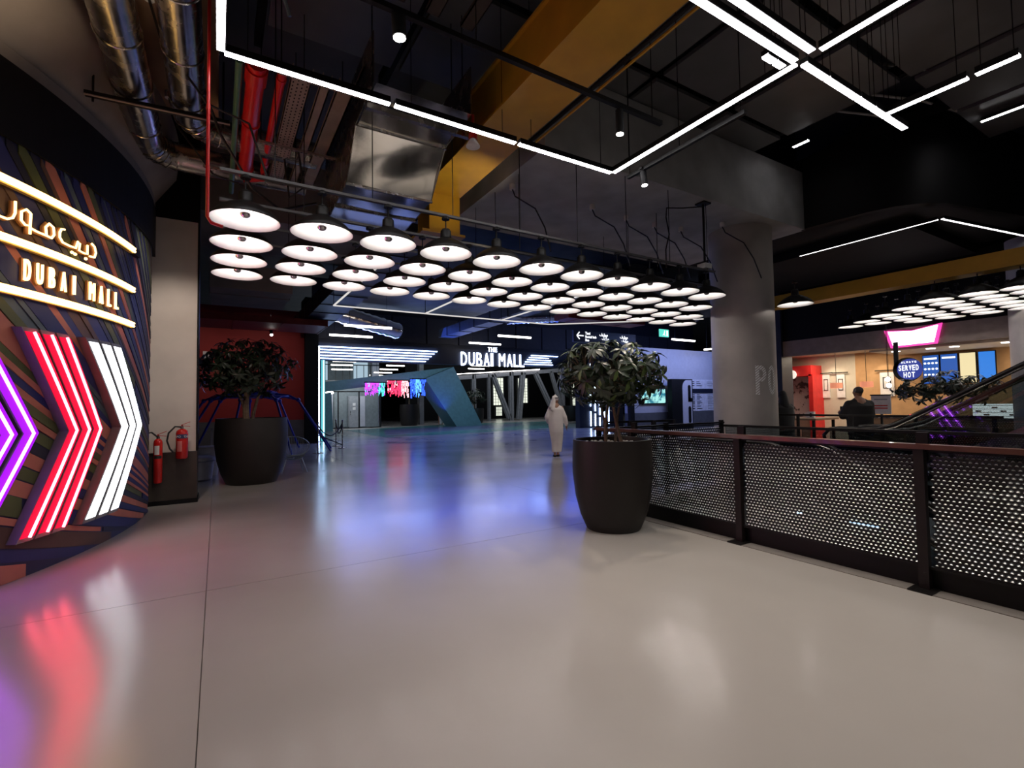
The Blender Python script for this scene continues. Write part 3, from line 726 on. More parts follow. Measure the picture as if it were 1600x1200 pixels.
# ================================================================ UPPER GALLERY ON THE RIGHT
pts = [(10.75, 5.5), (10.82, 4.9), (10.9, 4.4), (11.05, 4.0), (11.3, 3.7), (11.7, 3.45), (12.3, 3.3), (13.2, 3.1), (14.5, 2.8), (16.5, 2.3), (19, 1.8)]
M_soff = mat('soffit_black', (.014, .013, .014), .7, spec=.2)
gal = thing('gallery_edge', 'black curved upper gallery edge above the food hall', 'gallery', (12, 4, 5.2))
mb = MB()
ztp = [6.6, 6.85, 7.0, 7.05, 7.05, 7.0, 6.98, 6.95, 6.9, 6.85, 6.8]
for k, (x, y) in enumerate(pts): mb.v += [(x, y, 5.2), (x, y, ztp[k]), (x+.1, y+.14, ztp[k]), (x+.1, y+.14, 5.2)]
for k in range(len(pts)-1):
    for j in range(4): mb.f.append((4*k+j, 4*k+(j+1) % 4, 4*k+4+(j+1) % 4, 4*k+4+j))
build('fascia', mb, M_black, gal, smooth=True)
build('soffit', MB().prism([(x+.12, y+.16) for x, y in pts]+[(19, 16), (10.95, 16), (10.95, 6)], 'z', 5.32, 5.36), M_soff, gal)
build('soffit_step', MB().box(12.4, 18, 4.2, 9.5, 5.1, 5.32), M_soff, gal)
M_strip3 = emit('strip_light_soft', (1, .97, .98), 4.)
def strip2(pts, label):
    t = thing('recessed_strip', label, 'strip light', pts[0], 'strips under the gallery')
    for a, b in zip(pts, pts[1:]):
        a, b = Vector(a), Vector(b); ex = (b-a).normalized().cross(Vector((0, 0, 1)))*.035
        build('diffuser', MB().bar(a, b, .05, .012), M_strip3, t)
        build('housing', MB().bar(a+Vector((0, 0, .03)), b+Vector((0, 0, .03)), .08, .045), M_blackm, t)
        for sg_ in (-1, 1): build('housing_lip', MB().bar(a+ex*sg_, b+ex*sg_, .012, .016), M_blackm, t)
    return t
strip2([(12.0, 6.3, 5.0), (11.97, 3.66, 5.0)], 'thin white strip light under the black gallery, left arm')
strip2([(12.0, 3.60, 5.0), (14.9, 3.1, 5.0), (17.5, 2.7, 5.0)], 'thin white strip light under the black gallery, right arm')
t = thing('glass_balustrade', 'dark glass balustrade panels above the concrete slab end', 'balustrade', (9, 5.62, 6.5))
for x0, x1 in ((7.9, 9.2), (9.25, 10.7)):
    b = build('glass_panel', MB().box(x0+.02, x1-.02, 5.66, 5.68, 6.5, 7.5), M_glassd, t)
for x in (7.88, 9.22, 10.72): build('post', MB().box(x-.03, x+.03, 5.63, 5.7, 6.48, 7.5), M_blackm, t)
build('top_rail', MB().box(7.85, 10.75, 5.63, 5.7, 7.5, 7.56), M_blackm, t)
for i, (y, z) in enumerate(((3.9, 6.9), (3.2, 6.8), (2.6, 6.9))):
    pipe('conduit', [(7.6, y+1.4, z), (9.0, y+.8, z), (10.6, y+.2, z), (13, y-.3, z), (14, y-.9, z)], .022, M_label, 'thin pale conduit above the black gallery, %s' % ('farthest', 'middle', 'nearest')[i], group='conduits above the gallery')

# ================================================================ RAILING OF THE VOID
RX, RZ = 4.90, 1.13
posts = [-1.55, .07, 1.69, 3.31, 4.93]
t = thing('railing', 'brown topped black mesh railing along the escalator void', 'railing', (RX, 3, 0))
build('handrail', MB().box(RX-.055, RX+.045, -1.6, 5.62, RZ, RZ+.04), M_rail, t)
for y in posts:
    p = build('post', MB().box(RX-.035, RX+.025, y-.035, y+.035, 0, RZ), M_steel, t)
    build('post_head', MB().box(RX+.05, RX+.09, y-.04, y+.04, RZ-.1, RZ+.13), M_blackm, p)
    build('base_plate', MB().box(RX-.13, RX+.05, y-.08, y+.08, 0, .014), M_blackm, p)
build('bottom_channel', MB().box(RX+.05, RX+.10, -1.6, 5.62, -.05, .17), M_blackm, t)
def mesh_panel(a, b, z0, z1, parent, side, pitch=.036, rowh=.031):
    """expanded metal: rows of tilted bright strands between dark diamonds"""
    A, B = Vector(a), Vector(b); d = (B-A); L = d.length; d.normalize(); nrm = Vector((side[0], side[1], 0))
    br, dk = MB(), MB(); nr = int((z1-z0)/rowh); nc = int(L/pitch)
    for r in range(nr):
        z = z0+(r+.5)*rowh
        for c in range(nc):
            s0 = (c+(.5 if r % 2 else 0))*pitch
            if s0+pitch > L: continue
            p = A+d*(s0+.5*pitch)
            w, h, dp = pitch*.31, rowh*.30, .011
            ctr = p+Vector((0, 0, z)); q = Vector((0, 0, 1))
            v0 = ctr-d*w-q*h*.5; v1 = ctr-d*w*.45+q*h*.55-nrm*dp*.35; v2 = ctr+d*w*.45+q*h*.55-nrm*dp*.35; v3 = ctr+d*w-q*h*.5
            v4 = ctr+d*w*.4-q*h*.25+nrm*dp*.3; v5 = ctr-d*w*.4-q*h*.25+nrm*dp*.3
            i = len(br.v); br.v += [tuple(x) for x in (v0, v1, v2, v3, v4, v5)]; br.f += [(i+5, i+4, i+2, i+1), (i, i+5, i+1), (i+4, i+3, i+2)]
            i = len(dk.v)
            a0 = ctr-d*pitch*.5-q*h*.6-nrm*.004; a1 = ctr-q*rowh*.62-nrm*.004; a2 = ctr+d*pitch*.5-q*h*.6-nrm*.004
            up = q*rowh*.30
            dk.v += [tuple(x) for x in (a0-up, a1-up, a1+up, a0+up, a2-up, a2+up)]; dk.f += [(i, i+1, i+2, i+3), (i+1, i+4, i+5, i+2)]
    o = build('mesh_strands', br, M_mesh, parent); o['kind'] = 'stuff'
    o = build('mesh_web', dk, M_meshd, parent); o['kind'] = 'stuff'
for y0, y1 in zip(posts, posts[1:]+[5.6]):
    if y1 < .2: continue
    fr = build('mesh_frame_bar', MB().box(RX+.0, RX+.03, y0+.035, y1-.035, .17, .19), M_blackm, t); build('mesh_frame_bar', MB().box(RX+.0, RX+.03, y0+.035, y1-.035, RZ-.02, RZ-.005), M_blackm, t)
    mesh_panel((RX+.015, max(y0, 0.3)+.04, 0), (RX+.015, y1-.04, 0), .19, RZ-.02, fr, (-1, 0))
# the run across the far end of the void
t = thing('railing', 'black mesh railing across the far end of the escalator void', 'railing', (6.4, 5.64, 0))
build('handrail', MB().box(RX-.04, 7.9, 5.59, 5.67, RZ, RZ+.03), M_blackm, t)
for x in (4.93, 6.4, 7.86):
    p = build('post', MB().box(x-.03, x+.03, 5.6, 5.66, 0, RZ+.06), M_blackm, t)
for x0, x1 in ((4.97, 6.37), (6.43, 7.83)):
    fr = build('mesh_frame_bar', MB().box(x0, x1, 5.61, 5.64, .16, .18), M_blackm, t); build('mesh_frame_bar', MB().box(x0, x1, 5.61, 5.64, RZ-.03, RZ-.01), M_blackm, t)
    mesh_panel((x0, 5.625, 0), (x1, 5.625, 0), .18, RZ-.03, fr, (0, -1), .05, .045)
# glass side of the void
t = thing('glass_railing', 'clear glass railing with dark top rail on the far side of the void', 'railing', (7.9, 2, 0))
build('top_rail', MB().box(7.86, 7.93, -2, 5.6, 1.07, 1.11), M_blackm, t)
yy = -1.2
while yy < 5.4:
    build('glass_panel', MB().box(7.89, 7.902, yy+.01, min(yy+1.35, 5.58)-.01, .02, 1.07), M_glass, t); yy += 1.36
build('shoe', MB().box(7.86, 7.93, -2, 5.6, 0, .07), M_steel, t)
t = solo('reflection_bar', MB().bar((7.83, 4.3, .18-.42), (7.83, 3.2, .18-.42), .03, .03), emit('reflection_glow', (.7, .85, 1), 9), 'short glowing bar standing in for a bluish reflection at the far void edge', 'strip light')  # glowing bar put in for a reflection in the glass balustrade
for i in range(2):
    t = solo('added_lower_light', MB().box(5.6+i*.9, 5.7+i*.9, .6+i, 2.6+i, -4.99, -4.95), E_wht, 'added white glowing line on the lower level, seen through the mesh, %s' % ('left', 'right')[i], 'strip light', 'added lower level light lines')  # added glowing lines; the streak they imitate is a glass reflection
# down escalator in the void
def escalator(xa, xb, y0, z0, y1, z1, yn, label, steps=True):
    t = thing('escalator', label, 'escalator', ((xa+xb)/2, y0, z0-1))
    sl = (z1-z0)/(y1-y0)
    for x in (xa, xb):
        pth = [(x, yn, z0-.02), (x, yn+.0, z0-.02)] if False else []
        # newel loop, flat run, then the slope
        pth = [(x, yn, z0-.35), (x, yn+.12, z0-.25), (x, yn+.14, z0-.12), (x, yn+.05, z0-.02), (x, yn-.1, z0)]
        pth += [(x, y0+.25, z0), (x, y0+.1, z0+sl*-.03), (x, y0-.1, z0+sl*-.13), (x, y1, z1)]
        build('handrail', MB().tube(pth, .028, 10), M_rub, t, smooth=True); build('handrail_guide', MB().tube([(px_, py_, pz_-.045) for px_, py_, pz_ in pth[4:]], .014, 8), M_galv, t, smooth=True)
        gp = [(yn+.05, z0-.04), (y0+.2, z0-.04), (y1, z1-.04), (y1, z1-.85), (y0+.2, z0-.85), (yn+.05, z0-.85)]
        build('glass_side', MB().prism(gp, 'x', x-.006, x+.006), M_glass, t)
        sk = [(yn+.3, z0-.82), (y0+.2, z0-.82), (y1, z1-.82), (y1, z1-1.25), (y0+.2, z0-1.02), (yn+.3, z0-1.02)]
        build('skirt', MB().prism(sk, 'x', x-.05, x+.05), M_galv, t)
    n = 12
    for k in range(n):
        f = k/n; y = y0+(y1-y0)*f; z = z0-.95+(z1-z0)*f
        build('step', MB().box(xa+.06, xb-.06, y-abs(y1-y0)/n, y, z-.15, z), M_blackm, t)
    return t
escalator(8.5, 9.5, 3.3, 1.08, -.4, 3.25, 4.05, 'escalator with black handrails rising to the upper right')
escalator(6.2, 7.2, 3.6, .98, -.6, -1.4, 4.9, 'escalator with curved handrails going down in the void')
# second black rail where the people lean, and low counter
t = thing('guard_rail', 'thin black guard rail in front of the two standing people', 'railing', (10.35, 5, 0))
build('rail', MB().box(10.33, 10.37, 2.5, 6.6, 1.20, 1.24), M_blackm, t)
for y in (2.6, 3.6, 4.6, 5.6, 6.5): build('post', MB().box(10.33, 10.37, y-.025, y+.025, 0, 1.2), M_blackm, t)
build('lower_panel', MB().box(10.34, 10.36, 2.5, 6.6, .08, .75), M_navy, t)
t = thing('queue_frame', 'black rectangular guard frame left of the round column', 'railing', (8.6, 8.2, 0))
build('rail', MB().bar((7.3, 8.1, 1.1), (9.0, 7.7, 1.1), .045, .045).bar((7.3, 8.1, .8), (9.0, 7.7, .8), .03, .03), M_blackm, t)
for f in (0, .35, .7, 1.): 
    p = Vector((7.3, 8.1, 0)).lerp(Vector((9.0, 7.7, 0)), f); build('post', MB().box(p.x-.04, p.x+.04, p.y-.04, p.y+.04, 0, 1.12), M_blackm, t)

# ================================================================ PLANTERS
def leaf_mesh(L, w):
    mb = MB(); pr = [(0, .10, 0), (.25, .8, .03), (.55, 1., .02), (.8, .7, -.03), (1., .05, -.10)]
    for x, ww, z in pr: mb.v += [(x*L, -w/2*ww, z*L+.10*w*ww), (x*L, 0, z*L), (x*L, w/2*ww, z*L+.10*w*ww)]
    for k in range(4):
        for j in range(2): mb.f.append((3*k+j, 3*k+3+j, 3*k+4+j, 3*k+1+j))
    return mb
def planter(name, label, loc, h, rt, rb, seed, tops, stems, nclus, crown, leafL, nobj, pebbles=True, dim=0, cat='potted plant'):
    rr = random.Random(seed); x, y = loc
    t = thing(name, label, cat, (x, y, 0))
    rm = (rt*1.03)
    prof = [(rb*.97, 0), (rb, .01), (rb+(rm-rb)*.45, h*.16), (rb+(rm-rb)*.8, h*.36), (rm, h*.62), (rm*.995, h*.82), (rt, h), (rt-.035, h), (rt-.045, h-.07), (.01, h-.07)]
    pot = build('pot', MB().lathe((x, y, 0), prof, 56), M_pot, t, smooth=True)
    build('soil', MB().lathe((x, y, h-.10), [(rt-.05, 0), (rt-.05, .03), (.01, .045)], 32), M_soil, pot)
    if pebbles:
        for k in range(60):
            a = rr.uniform(0, 2*PI); q = rt*.88*math.sqrt(rr.random()); s_ = rr.uniform(.015, .03)
            build('pebble', MB().ball((x+q*math.cos(a), y+q*math.sin(a), h-.055), (s_*1.3, s_, s_*.7), 6, 4), M_peb, pot, smooth=True)
    tips = []
    tr = MB()
    for (bx_, by_, mx_, my_, mz_, tx_, ty_, tz_, r) in stems:
        P = [Vector((x+bx_, y+by_, h-.07)), Vector((x+mx_, y+my_, mz_)), Vector((x+tx_, y+ty_, tz_))]
        pth = [P[0]*(1-f)**2+P[1]*2*f*(1-f)+P[2]*f*f for f in [k/7 for k in range(8)]]
        o = build('stem', MB().tube(pth, r, 8, r2=r*.55), M_trunk, t, smooth=True); tips.append(P[2])
    cx, cy_, cz, ax, ay, az = crown; C = Vector((x+cx, y+cy_, cz))
    lm = [bpy.data.meshes.new('leaf') for _ in range(3)]
    for q in range(3):
        b = leaf_mesh(leafL, leafL*.32); lm[q].from_pydata(b.v, [], b.f); lm[q].materials.append(M_leafs[q]); lm[q].polygons.foreach_set('use_smooth', [True]*len(lm[q].polygons))
    stuff = [MB(), MB(), MB()]; lb = leaf_mesh(leafL, leafL*.32); leaves = []; tw = MB()
    camdir = Vector((-x, -y, .4)).normalized()
    for k in range(nclus):
        while True:
            d = Vector((rr.uniform(-1, 1), rr.uniform(-1, 1), rr.uniform(-1, 1)))
            if .35 < d.length < 1: break
        c = C+Vector((d.x*ax, d.y*ay, d.z*az)); out = Vector((d.x/ax, d.y/ay, d.z/az+.5)).normalized()
        base = min(tips, key=lambda p: (p-c).length); m_ = (base+c)/2+Vector((0, 0, .03))
        tw.tube([base, m_, c], [.008, .006, .004], 5)
        nl = rr.randint(7, 10); x1 = out.orthogonal().normalized(); y1 = out.cross(x1); ph = rr.uniform(0, 6)
        for q in range(nl):
            a = ph+2*PI*q/nl+rr.uniform(-.2, .2); droop = rr.uniform(-.9, .6)
            dr = (x1*math.cos(a)+y1*math.sin(a)+out*droop).normalized()
            dr.z -= .25; dr.normalize()
            sc = rr.uniform(.7, 1.15)
            zax = (out - dr*out.dot(dr)).normalized() if abs(out.dot(dr)) < .98 else dr.orthogonal().normalized()
            yax = zax.cross(dr)
            M = Matrix(((dr.x*sc, yax.x*sc, zax.x*sc, c.x), (dr.y*sc, yax.y*sc, zax.y*sc, c.y), (dr.z*sc, yax.z*sc, zax.z*sc, c.z), (0, 0, 0, 1)))
            mi = 0 if dim else rr.choices([0, 1, 2], [6, 4, 1.2])[0]
            leaves.append(((c-C).dot(camdir), M, mi))
    leaves.sort(key=lambda e: -e[0])
    org = Matrix.Translation((-x, -y, 0))
    for k, (_, M, mi) in enumerate(leaves):
        if k < nobj:
            o = bpy.data.objects.new('leaf', lm[mi]); COL.objects.link(o); o.parent = t; o.matrix_local = org @ M
        else: stuff[mi].add(lb, M)
    for q in range(3):
        if stuff[q].v: build('foliage', stuff[q], M_leafs[q], t)['kind'] = 'stuff'
    build('twigs', tw, M_trunk, t, smooth=True)['kind'] = 'stuff'
    return t
planter('potted_tree', 'leafy tree in a tall dark brown pot beside the mesh railing', (4.20, 4.56), 1.09, .475, .33, 3, None,
        [(-.05, .05, -.1, .0, 1.5, .1, .05, 1.75, .022), (.08, -.1, .0, 0, 1.5, -.02, -.05, 1.8, .024), (.12, .06, .15, .05, 1.5, .22, -.02, 1.7, .018), (0, .1, .0, .1, 1.6, -.3, .1, 1.8, .016)],
        125, (.0, -.04, 1.92, .76, .68, .43), .16, 290)
planter('potted_tree', 'dark round-crowned tree in a huge brown pot before the red wall', (.62, 11.5), 1.33, .66, .47, 5, None,
        [(-.1, 0, -.15, 0, 1.7, -.05, 0, 2.1, .07), (.0, .05, .1, .0, 1.9, .3, .05, 2.2, .035), (-.08, 0, -.2, 0, 1.8, -.4, 0, 2.2, .03)],
        190, (-.10, 0, 2.38, .98, .9, .66), .17, 250, dim=1, pebbles=False)
planter('potted_tree', 'dark leafy tree behind the rising escalator by the food shop', (12.2, 3.75), .9, .4, .28, 8, None,
        [(0, 0, 0, .1, 1.2, .1, .2, 1.6, .03), (.05, 0, 0, -.1, 1.2, 0, -.3, 1.6, .025)], 75, (0, 0, 1.72, .5, .95, .36), .15, 0, dim=1, pebbles=False)

# ================================================================ FIRE EXTINGUISHERS
def extinguisher(x, y, z, r, h, label, co2=False):
    t = thing('fire_extinguisher', label, 'fire extinguisher', (x, y, z))
    build('cylinder', MB().lathe((x, y, z), [(r*.8, 0), (r, .02), (r, h-.07), (r*.9, h-.035), (r*.55, h-.008), (r*.3, h)], 28), M_red, t, smooth=True)
    build('valve', MB().lathe((x, y, z+h), [(.022, -.01), (.024, .03), (.014, .035), (.014, .06)], 12), M_galv, t, smooth=True)
    build('handle', MB().bar((x-.01, y-.01, z+h+.05), (x+.11, y-.03, z+h+.035), .02, .008), M_red, t)
    build('squeeze_lever', MB().bar((x-.01, y-.01, z+h+.06), (x+.11, y-.03, z+h+.11), .02, .008), M_red, t)
    hz = [(x-.01, y-.02, z+h+.03), (x-.09, y-.04, z+h+.04), (x-r-.09, y-.05, z+h-.06), (x-r-.11, y-.05, z+h*.62), (x-r-.07, y-.05, z+h*.35), (x-r-.02, y-.05, z+h*.22)]
    if co2: hz = [(x-.01, y-.02, z+h+.03), (x-.08, y-.04, z+h+.10), (x-.14, y-.05, z+h+.09), (x-.16, y-.06, z+h-.0)]
    build('hose', MB().tube(hz, .013, 8), M_rubber, t, smooth=True)
    if co2: build('horn', MB().tube([(x-.16, y-.06, z+h+.0), (x-.20, y-.07, z+h-.28)], .018, 12, r2=.045), M_rubber, t, smooth=True)
    build('label', MB().open_lathe((x, y, z), [(r+.0012, h*.16), (r+.0012, h*.40)], 28) if False else arc_patch(x, y, r+.0015, z+h*(.55 if co2 else .68), z+h*(.62 if co2 else .82), -2.4, -.6), M_lblue if not co2 else M_rubber, t)
    build('instruction_label', arc_patch(x, y, r+.0015, z+h*(.64 if co2 else .25), z+h*(.84 if co2 else .6), -2.3, -1.5 if not co2 else -1.2), M_label if co2 else mat('label_pink', (.7, .2, .18), .5), t)
    build('bracket', MB().box(x-.03, x+.03, y+r-.01, y+r+.10, z+h*.7, z+h*.75).box(x-.04, x+.04, y+r*.8, y+r+.10, z-.015, z), M_blackm, t)
    return t
def arc_patch(x, y, r, z0, z1, a0, a1, n=10):
    mb = MB()
    for k in range(n):
        a, b = a0+(a1-a0)*k/n, a0+(a1-a0)*(k+1)/n
        mb.quad((x+r*math.cos(a), y+r*math.sin(a), z0), (x+r*math.cos(b), y+r*math.sin(b), z0), (x+r*math.cos(b), y+r*math.sin(b), z1), (x+r*math.cos(a), y+r*math.sin(a), z1))
    return mb
e1 = extinguisher(-.49, 9.54, .74, .085, .48, 'short red powder fire extinguisher mounted on the white column')
b = text_mb('POWDER', .045, .002, frame_M((-.56, 9.45, 1.083), (1, .1, 0), (0, 0, 1))); build('lettering', b, M_label, e1)
extinguisher(-.80, 9.50, .38, .06, .70, 'tall slim red fire extinguisher with black horn beside the sign wall', True)

# ================================================================ RED WALL CORNER
struct('wall_red', MB().box(-6, 3.3, 22.3, 22.5, 1.0, 5.6), M_redwall)
struct('baseboard_red', MB().box(-6, 3.3, 22.28, 22.5, 0, 1.0), M_skirt)
struct('trim_7', MB().box(3.15, 3.68, 22.0, 23.2, 0, 6.2), M_black)
light('red_wall_spot', 'SPOT', (1.5, 19.3, 4.9), 60*L_SPOT, (1, .8, .7), .05, (1.6, 22.3, 2.6), 100, .9)
light('red_wall_spot', 'SPOT', (-1.2, 19.3, 4.9), 60*L_SPOT, (1, .8, .7), .05, (-1.0, 22.3, 2.6), 100, .9)
t = thing('wall_spotlight', 'small glowing spotlight against the red wall above the dark tree', 'spotlight', (1.6, 19.3, 4.3))
build('body', MB().tube([(1.62, 19.4, 4.9), (1.62, 19.35, 4.15)], .012, 6).tube([(1.62, 19.3, 4.28), (1.62, 19.1, 4.12)], .05, 12), M_black, t)
build('lens', MB().tube([(1.62, 19.09, 4.115), (1.62, 19.08, 4.105)], .048, 12), M_lens, t)
# blue spider climbing frame
t = thing('climbing_frame', 'blue tubular spider-shaped seating canopy in front of the red wall', 'sculpture', (1.1, 18.5, 0))
cx, cyy = 1.05, 18.5
build('ring', MB().tube([(cx+1.15*math.cos(a), cyy+1.15*math.sin(a), 1.9) for a in [2*PI*k/24 for k in range(24)]], .035, 8, close=True), M_blue, t, smooth=True)
build('hub', MB().ball((cx, cyy, 2.02), (.75, .75, .14), 16, 8), M_blue, t, smooth=True)
for k in range(9):
    a = 2*PI*(k+.3)/9; c, s_ = math.cos(a), math.sin(a)
    p0 = (cx+.5*c, cyy+.5*s_, 2.02); p1 = (cx+1.45*c, cyy+1.45*s_, 1.78); p2 = (cx+2.6*c, cyy+1.9*s_, 0)
    build('leg', MB().tube([p0, (cx+1.15*c, cyy+1.15*s_, 1.93), p1, p2], .035, 8), M_blue, t, smooth=True)
    build('knee', MB().ball(p1, .07, 8, 6), M_blue, t, smooth=True)
    build('brace', MB().tube([(cx+1.15*math.cos(a+.35), cyy+1.15*math.sin(a+.35), 1.9), p1], .022, 6), M_blue, t, smooth=True)
# wire chair
cx, cyy = 1.55, 12.65
t = thing('wire_chair', 'round grey wire lounge chair right of the huge dark pot', 'chair', (cx, cyy, 0))
def ring(c, r, z, tilt=0, n=28): return [(c[0]+r*math.cos(2*PI*k/n), c[1]+r*.9*math.sin(2*PI*k/n), z+tilt*math.sin(2*PI*k/n)) for k in range(n)]
build('rim', MB().tube(ring((cx, cyy), .36, .62, .2), .014, 6, close=True), M_wire, t, smooth=True)
build('seat_ring', MB().tube(ring((cx, cyy-.05), .2, .34, .02), .012, 6, close=True), M_wire, t, smooth=True)
top, bot = ring((cx, cyy), .36, .62, .2, 40), ring((cx, cyy-.05), .2, .34, .02, 40)
for a_, b_ in zip(top, bot): build('cord', MB().tube([a_, ((a_[0]*.45+b_[0]*.55), (a_[1]*.45+b_[1]*.55), b_[2]+.12), b_, (cx, cyy-.05, .32)], .005, 4), M_wire, t, smooth=True)
for dx, dy in ((-.28, -.25), (.28, -.25), (-.24, .25), (.24, .25)): build('leg', MB().tube([(cx+dx*.6, cyy+dy*.6, .34), (cx+dx, cyy+dy, 0)], .011, 6), M_wire, t, smooth=True)
# white seats left of the big pot
t = thing('lounge_seat', 'white low round seat half hidden between column and huge pot', 'seat', (-.35, 12.5, 0))
build('base', MB().lathe((-.35, 12.5, 0), [(.22, 0), (.26, .03), (.30, .4)], 28), mat('seat_white', (.5, .5, .55), .6), t, smooth=True)
build('cushion', MB().lathe((-.35, 12.5, .4), [(.30, 0), (.34, .03), (.33, .09), (.25, .11)], 28), MATS['seat_white'], t, smooth=True)
t = thing('lounge_seat', 'white chair back behind the low round seat', 'seat', (-.2, 13.4, 0))
build('base', MB().lathe((-.2, 13.4, 0), [(.22, 0), (.25, .5)], 24), MATS['seat_white'], t, smooth=True)
build('seat_top', MB().lathe((-.2, 13.4, .5), [(.32, 0), (.33, .12), (.30, .16)], 24), MATS['seat_white'], t, smooth=True)
t = solo('floor_socket_post', MB().box(-.14, -.09, 14.0, 14.05, 0, 1.05), M_grey, 'thin grey post behind the white chair back', 'post')
t = solo('wall_switch', MB().box(-.5, -.3, 22.2, 22.28, 3.2, 3.75), M_label, 'small white wall box on the red wall beside the column', 'wall box')

# ================================================================ PORTAL
E_blu = emit('portal_tube', (.46, .62, 1), 9.); E_blt = emit('portal_letter', (.62, .72, 1), 6.)
E_cyan = emit('portal_pillar_glow', (.10, .55, .62), 1.0)
pt = thing('portal_sign', 'wide entrance portal with blue white light lines and THE DUBAI MALL letters', 'sign portal', (11, 22.9, 0))
build('fascia', MB().box(3.68, 19.3, 22.9, 23.3, 3.60, 4.42), M_navy, pt)
build('left_pillar', MB().box(3.70, 4.12, 22.9, 23.3, 0, 3.60), M_navy, pt)
build('pillar_glow', MB().box(3.93, 4.10, 22.87, 22.9, 0.02, 3.62), E_cyan, pt)
build('light_line', MB().box(3.80, 3.86, 22.84, 22.88, 0.02, 4.2), E_blu, pt)
build('light_line', MB().box(4.02, 4.05, 22.84, 22.87, 0.02, 3.6), E_blu, pt)
for k in range(5):
    z = 4.22-k*.132
    build('light_line', MB().box(3.76+.03*k, 9.46-.155*k, 22.82, 22.88, z-.02, z+.02), E_blu, pt)
for k, (a, b) in enumerate(((15.15, 17.0), (15.0, 16.35), (14.88, 16.5), (14.74, 16.55), (14.68, 16.62))):
    z = 4.24-k*.125; build('light_line', MB().box(a, b, 22.82, 22.88, z-.02, z+.02), E_blu, pt)
def plane_text(txt, x0, x1, z0, z1, y, parent, m, face='y', bold=.02, dep=.06):
    """one part per letter, fitted to a rectangle of a wall that faces the camera side"""
    W_ = {'M': 1.15, 'I': .42, ' ': .62, 'L': .85}
    tot = sum(W_.get(c, 1.) for c in txt); u = x0
    for c in txt:
        w = (x1-x0)*W_.get(c, 1.)/tot
        if c != ' ':
            mb = text_mb(c, 1., 1., Matrix.Identity(4), bold)
            a0, a1 = min(v[0] for v in mb.v), max(v[0] for v in mb.v); b0, b1 = min(v[1] for v in mb.v), max(v[1] for v in mb.v)
            o = MB(); o.f = mb.f
            for v in mb.v:
                p = u+w*.13+(v[0]-a0)/(a1-a0)*w*.74; q = z0+(v[1]-b0)/(b1-b0)*(z1-z0); d = dep*(.5 if v[2] > 0 else -.5)
                o.v.append((p, y-d, q) if face == 'y' else (y-d, p, q))
            build('letter', o, m, parent)
        u += w
plane_text('DUBAI MALL', 10.72, 14.70, 3.56, 4.26, 22.84, pt, E_blt, bold=.0)
plane_text('THE', 12.35, 12.95, 4.34, 4.58, 22.84, pt, E_blt, bold=.0)
# right pillar with broken vertical light lines
rp = thing('light_pillar', 'navy pillar with broken vertical white light lines behind the potted tree', 'sign pillar', (20.2, 22.9, 0))
build('pillar', MB().box(18.6, 21.4, 22.9, 23.3, 0, 4.4), M_navy, rp)
rr = random.Random(2)
for k in range(5):
    x = 19.4+k*.36
    for z0_, z1_ in (((.1, 1.0), (1.3, 2.0), (2.3, 3.9)), ((.1, .85), (1.0, 1.75), (2.1, 3.6)), ((.1, .6), (.75, 1.5), (1.8, 3.9)), ((.1, .45), (.6, 1.1), (1.4, 3.0)), ((.2, 1.35), (1.6, 2.6), (2.9, 3.9)))[k]:
        build('light_line', MB().box(x, x+.06, 22.84, 22.88, z0_, z1_), E_blu, rp)
# upper facade over the portal, in panels
fc = struct('wall_facade', MB().box(3.68, 30, 23.6, 23.8, 4.5, 7.5), M_navy)
M_fp = mat('facade_panel', (.035, .04, .06), .5)
for k in range(14): build('facade_panel', MB().box(3.8+k*1.8, 5.52+k*1.8, 23.52, 23.6, 4.7, 6.0), M_fp, fc)
light('portal_wash', 'AREA', (11.5, 22.2, 4.3), 260, (.05, .13, 1), (14, 2.5), (11.5, 17.5, 0))
light('frame_fill', 'AREA', (13, 24.5, 4.2), 260, (.45, .75, 1), (14, .5), (13, 30, 0))  # added pale fill light brightening the teal frame, no fixture
# hanging tube lamps
for j, Y in enumerate((18.87, 21.7, 24.3)):
    for i, (a, b) in enumerate(((4.07, 5.89), (10.75, 12.5))):
        if j == 1 and i == 1: a, b = 10.7, 12.5
        t = thing('tube_lamp', 'hanging white tube lamp, %s row before the portal at %s' % (('nearest', 'middle', 'farthest')[j], ('left', 'centre')[i]), 'tube lamp', (a, Y, 4.6), 'hanging tube lamps near the portal')
        build('tube', MB().tube([(a, Y, 4.6), (b, Y, 4.6)], .045, 10), M_strip2, t, smooth=True)
        build('wire', MB().tube([(a+.2, Y, 4.6), (a+.2, Y, 7.6 if Y > 22 else 5.9)], .008, 4), M_blackm, t); build('wire', MB().tube([(b-.2, Y, 4.6), (b-.2, Y, 7.6 if Y > 22 else 5.9)], .008, 4), M_blackm, t)
t = thing('tube_lamp', 'hanging white tube lamp between the tree and the round column', 'tube lamp', (20, 16.4, 4.6), 'hanging tube lamps near the portal')
build('tube', MB().tube([(19.2, 16.35, 4.6), (20.9, 16.35, 4.6)], .045, 10), M_strip2, t, smooth=True)
build('wire', MB().tube([(19.4, 16.35, 4.6), (19.4, 16.35, 7.6)], .008, 4), M_blackm, t)
t = thing('tube_lamp', 'far hanging white tube lamp above the directory wall', 'tube lamp', (22, 17, 4.3), 'hanging tube lamps near the portal')
build('tube', MB().tube([(22.5, 17.0, 4.3), (24.0, 17.0, 4.45)], .04, 10), M_strip2, t, smooth=True); build('wire', MB().tube([(22.7, 17, 4.32), (22.7, 17, 7.6)], .008, 4), M_blackm, t)
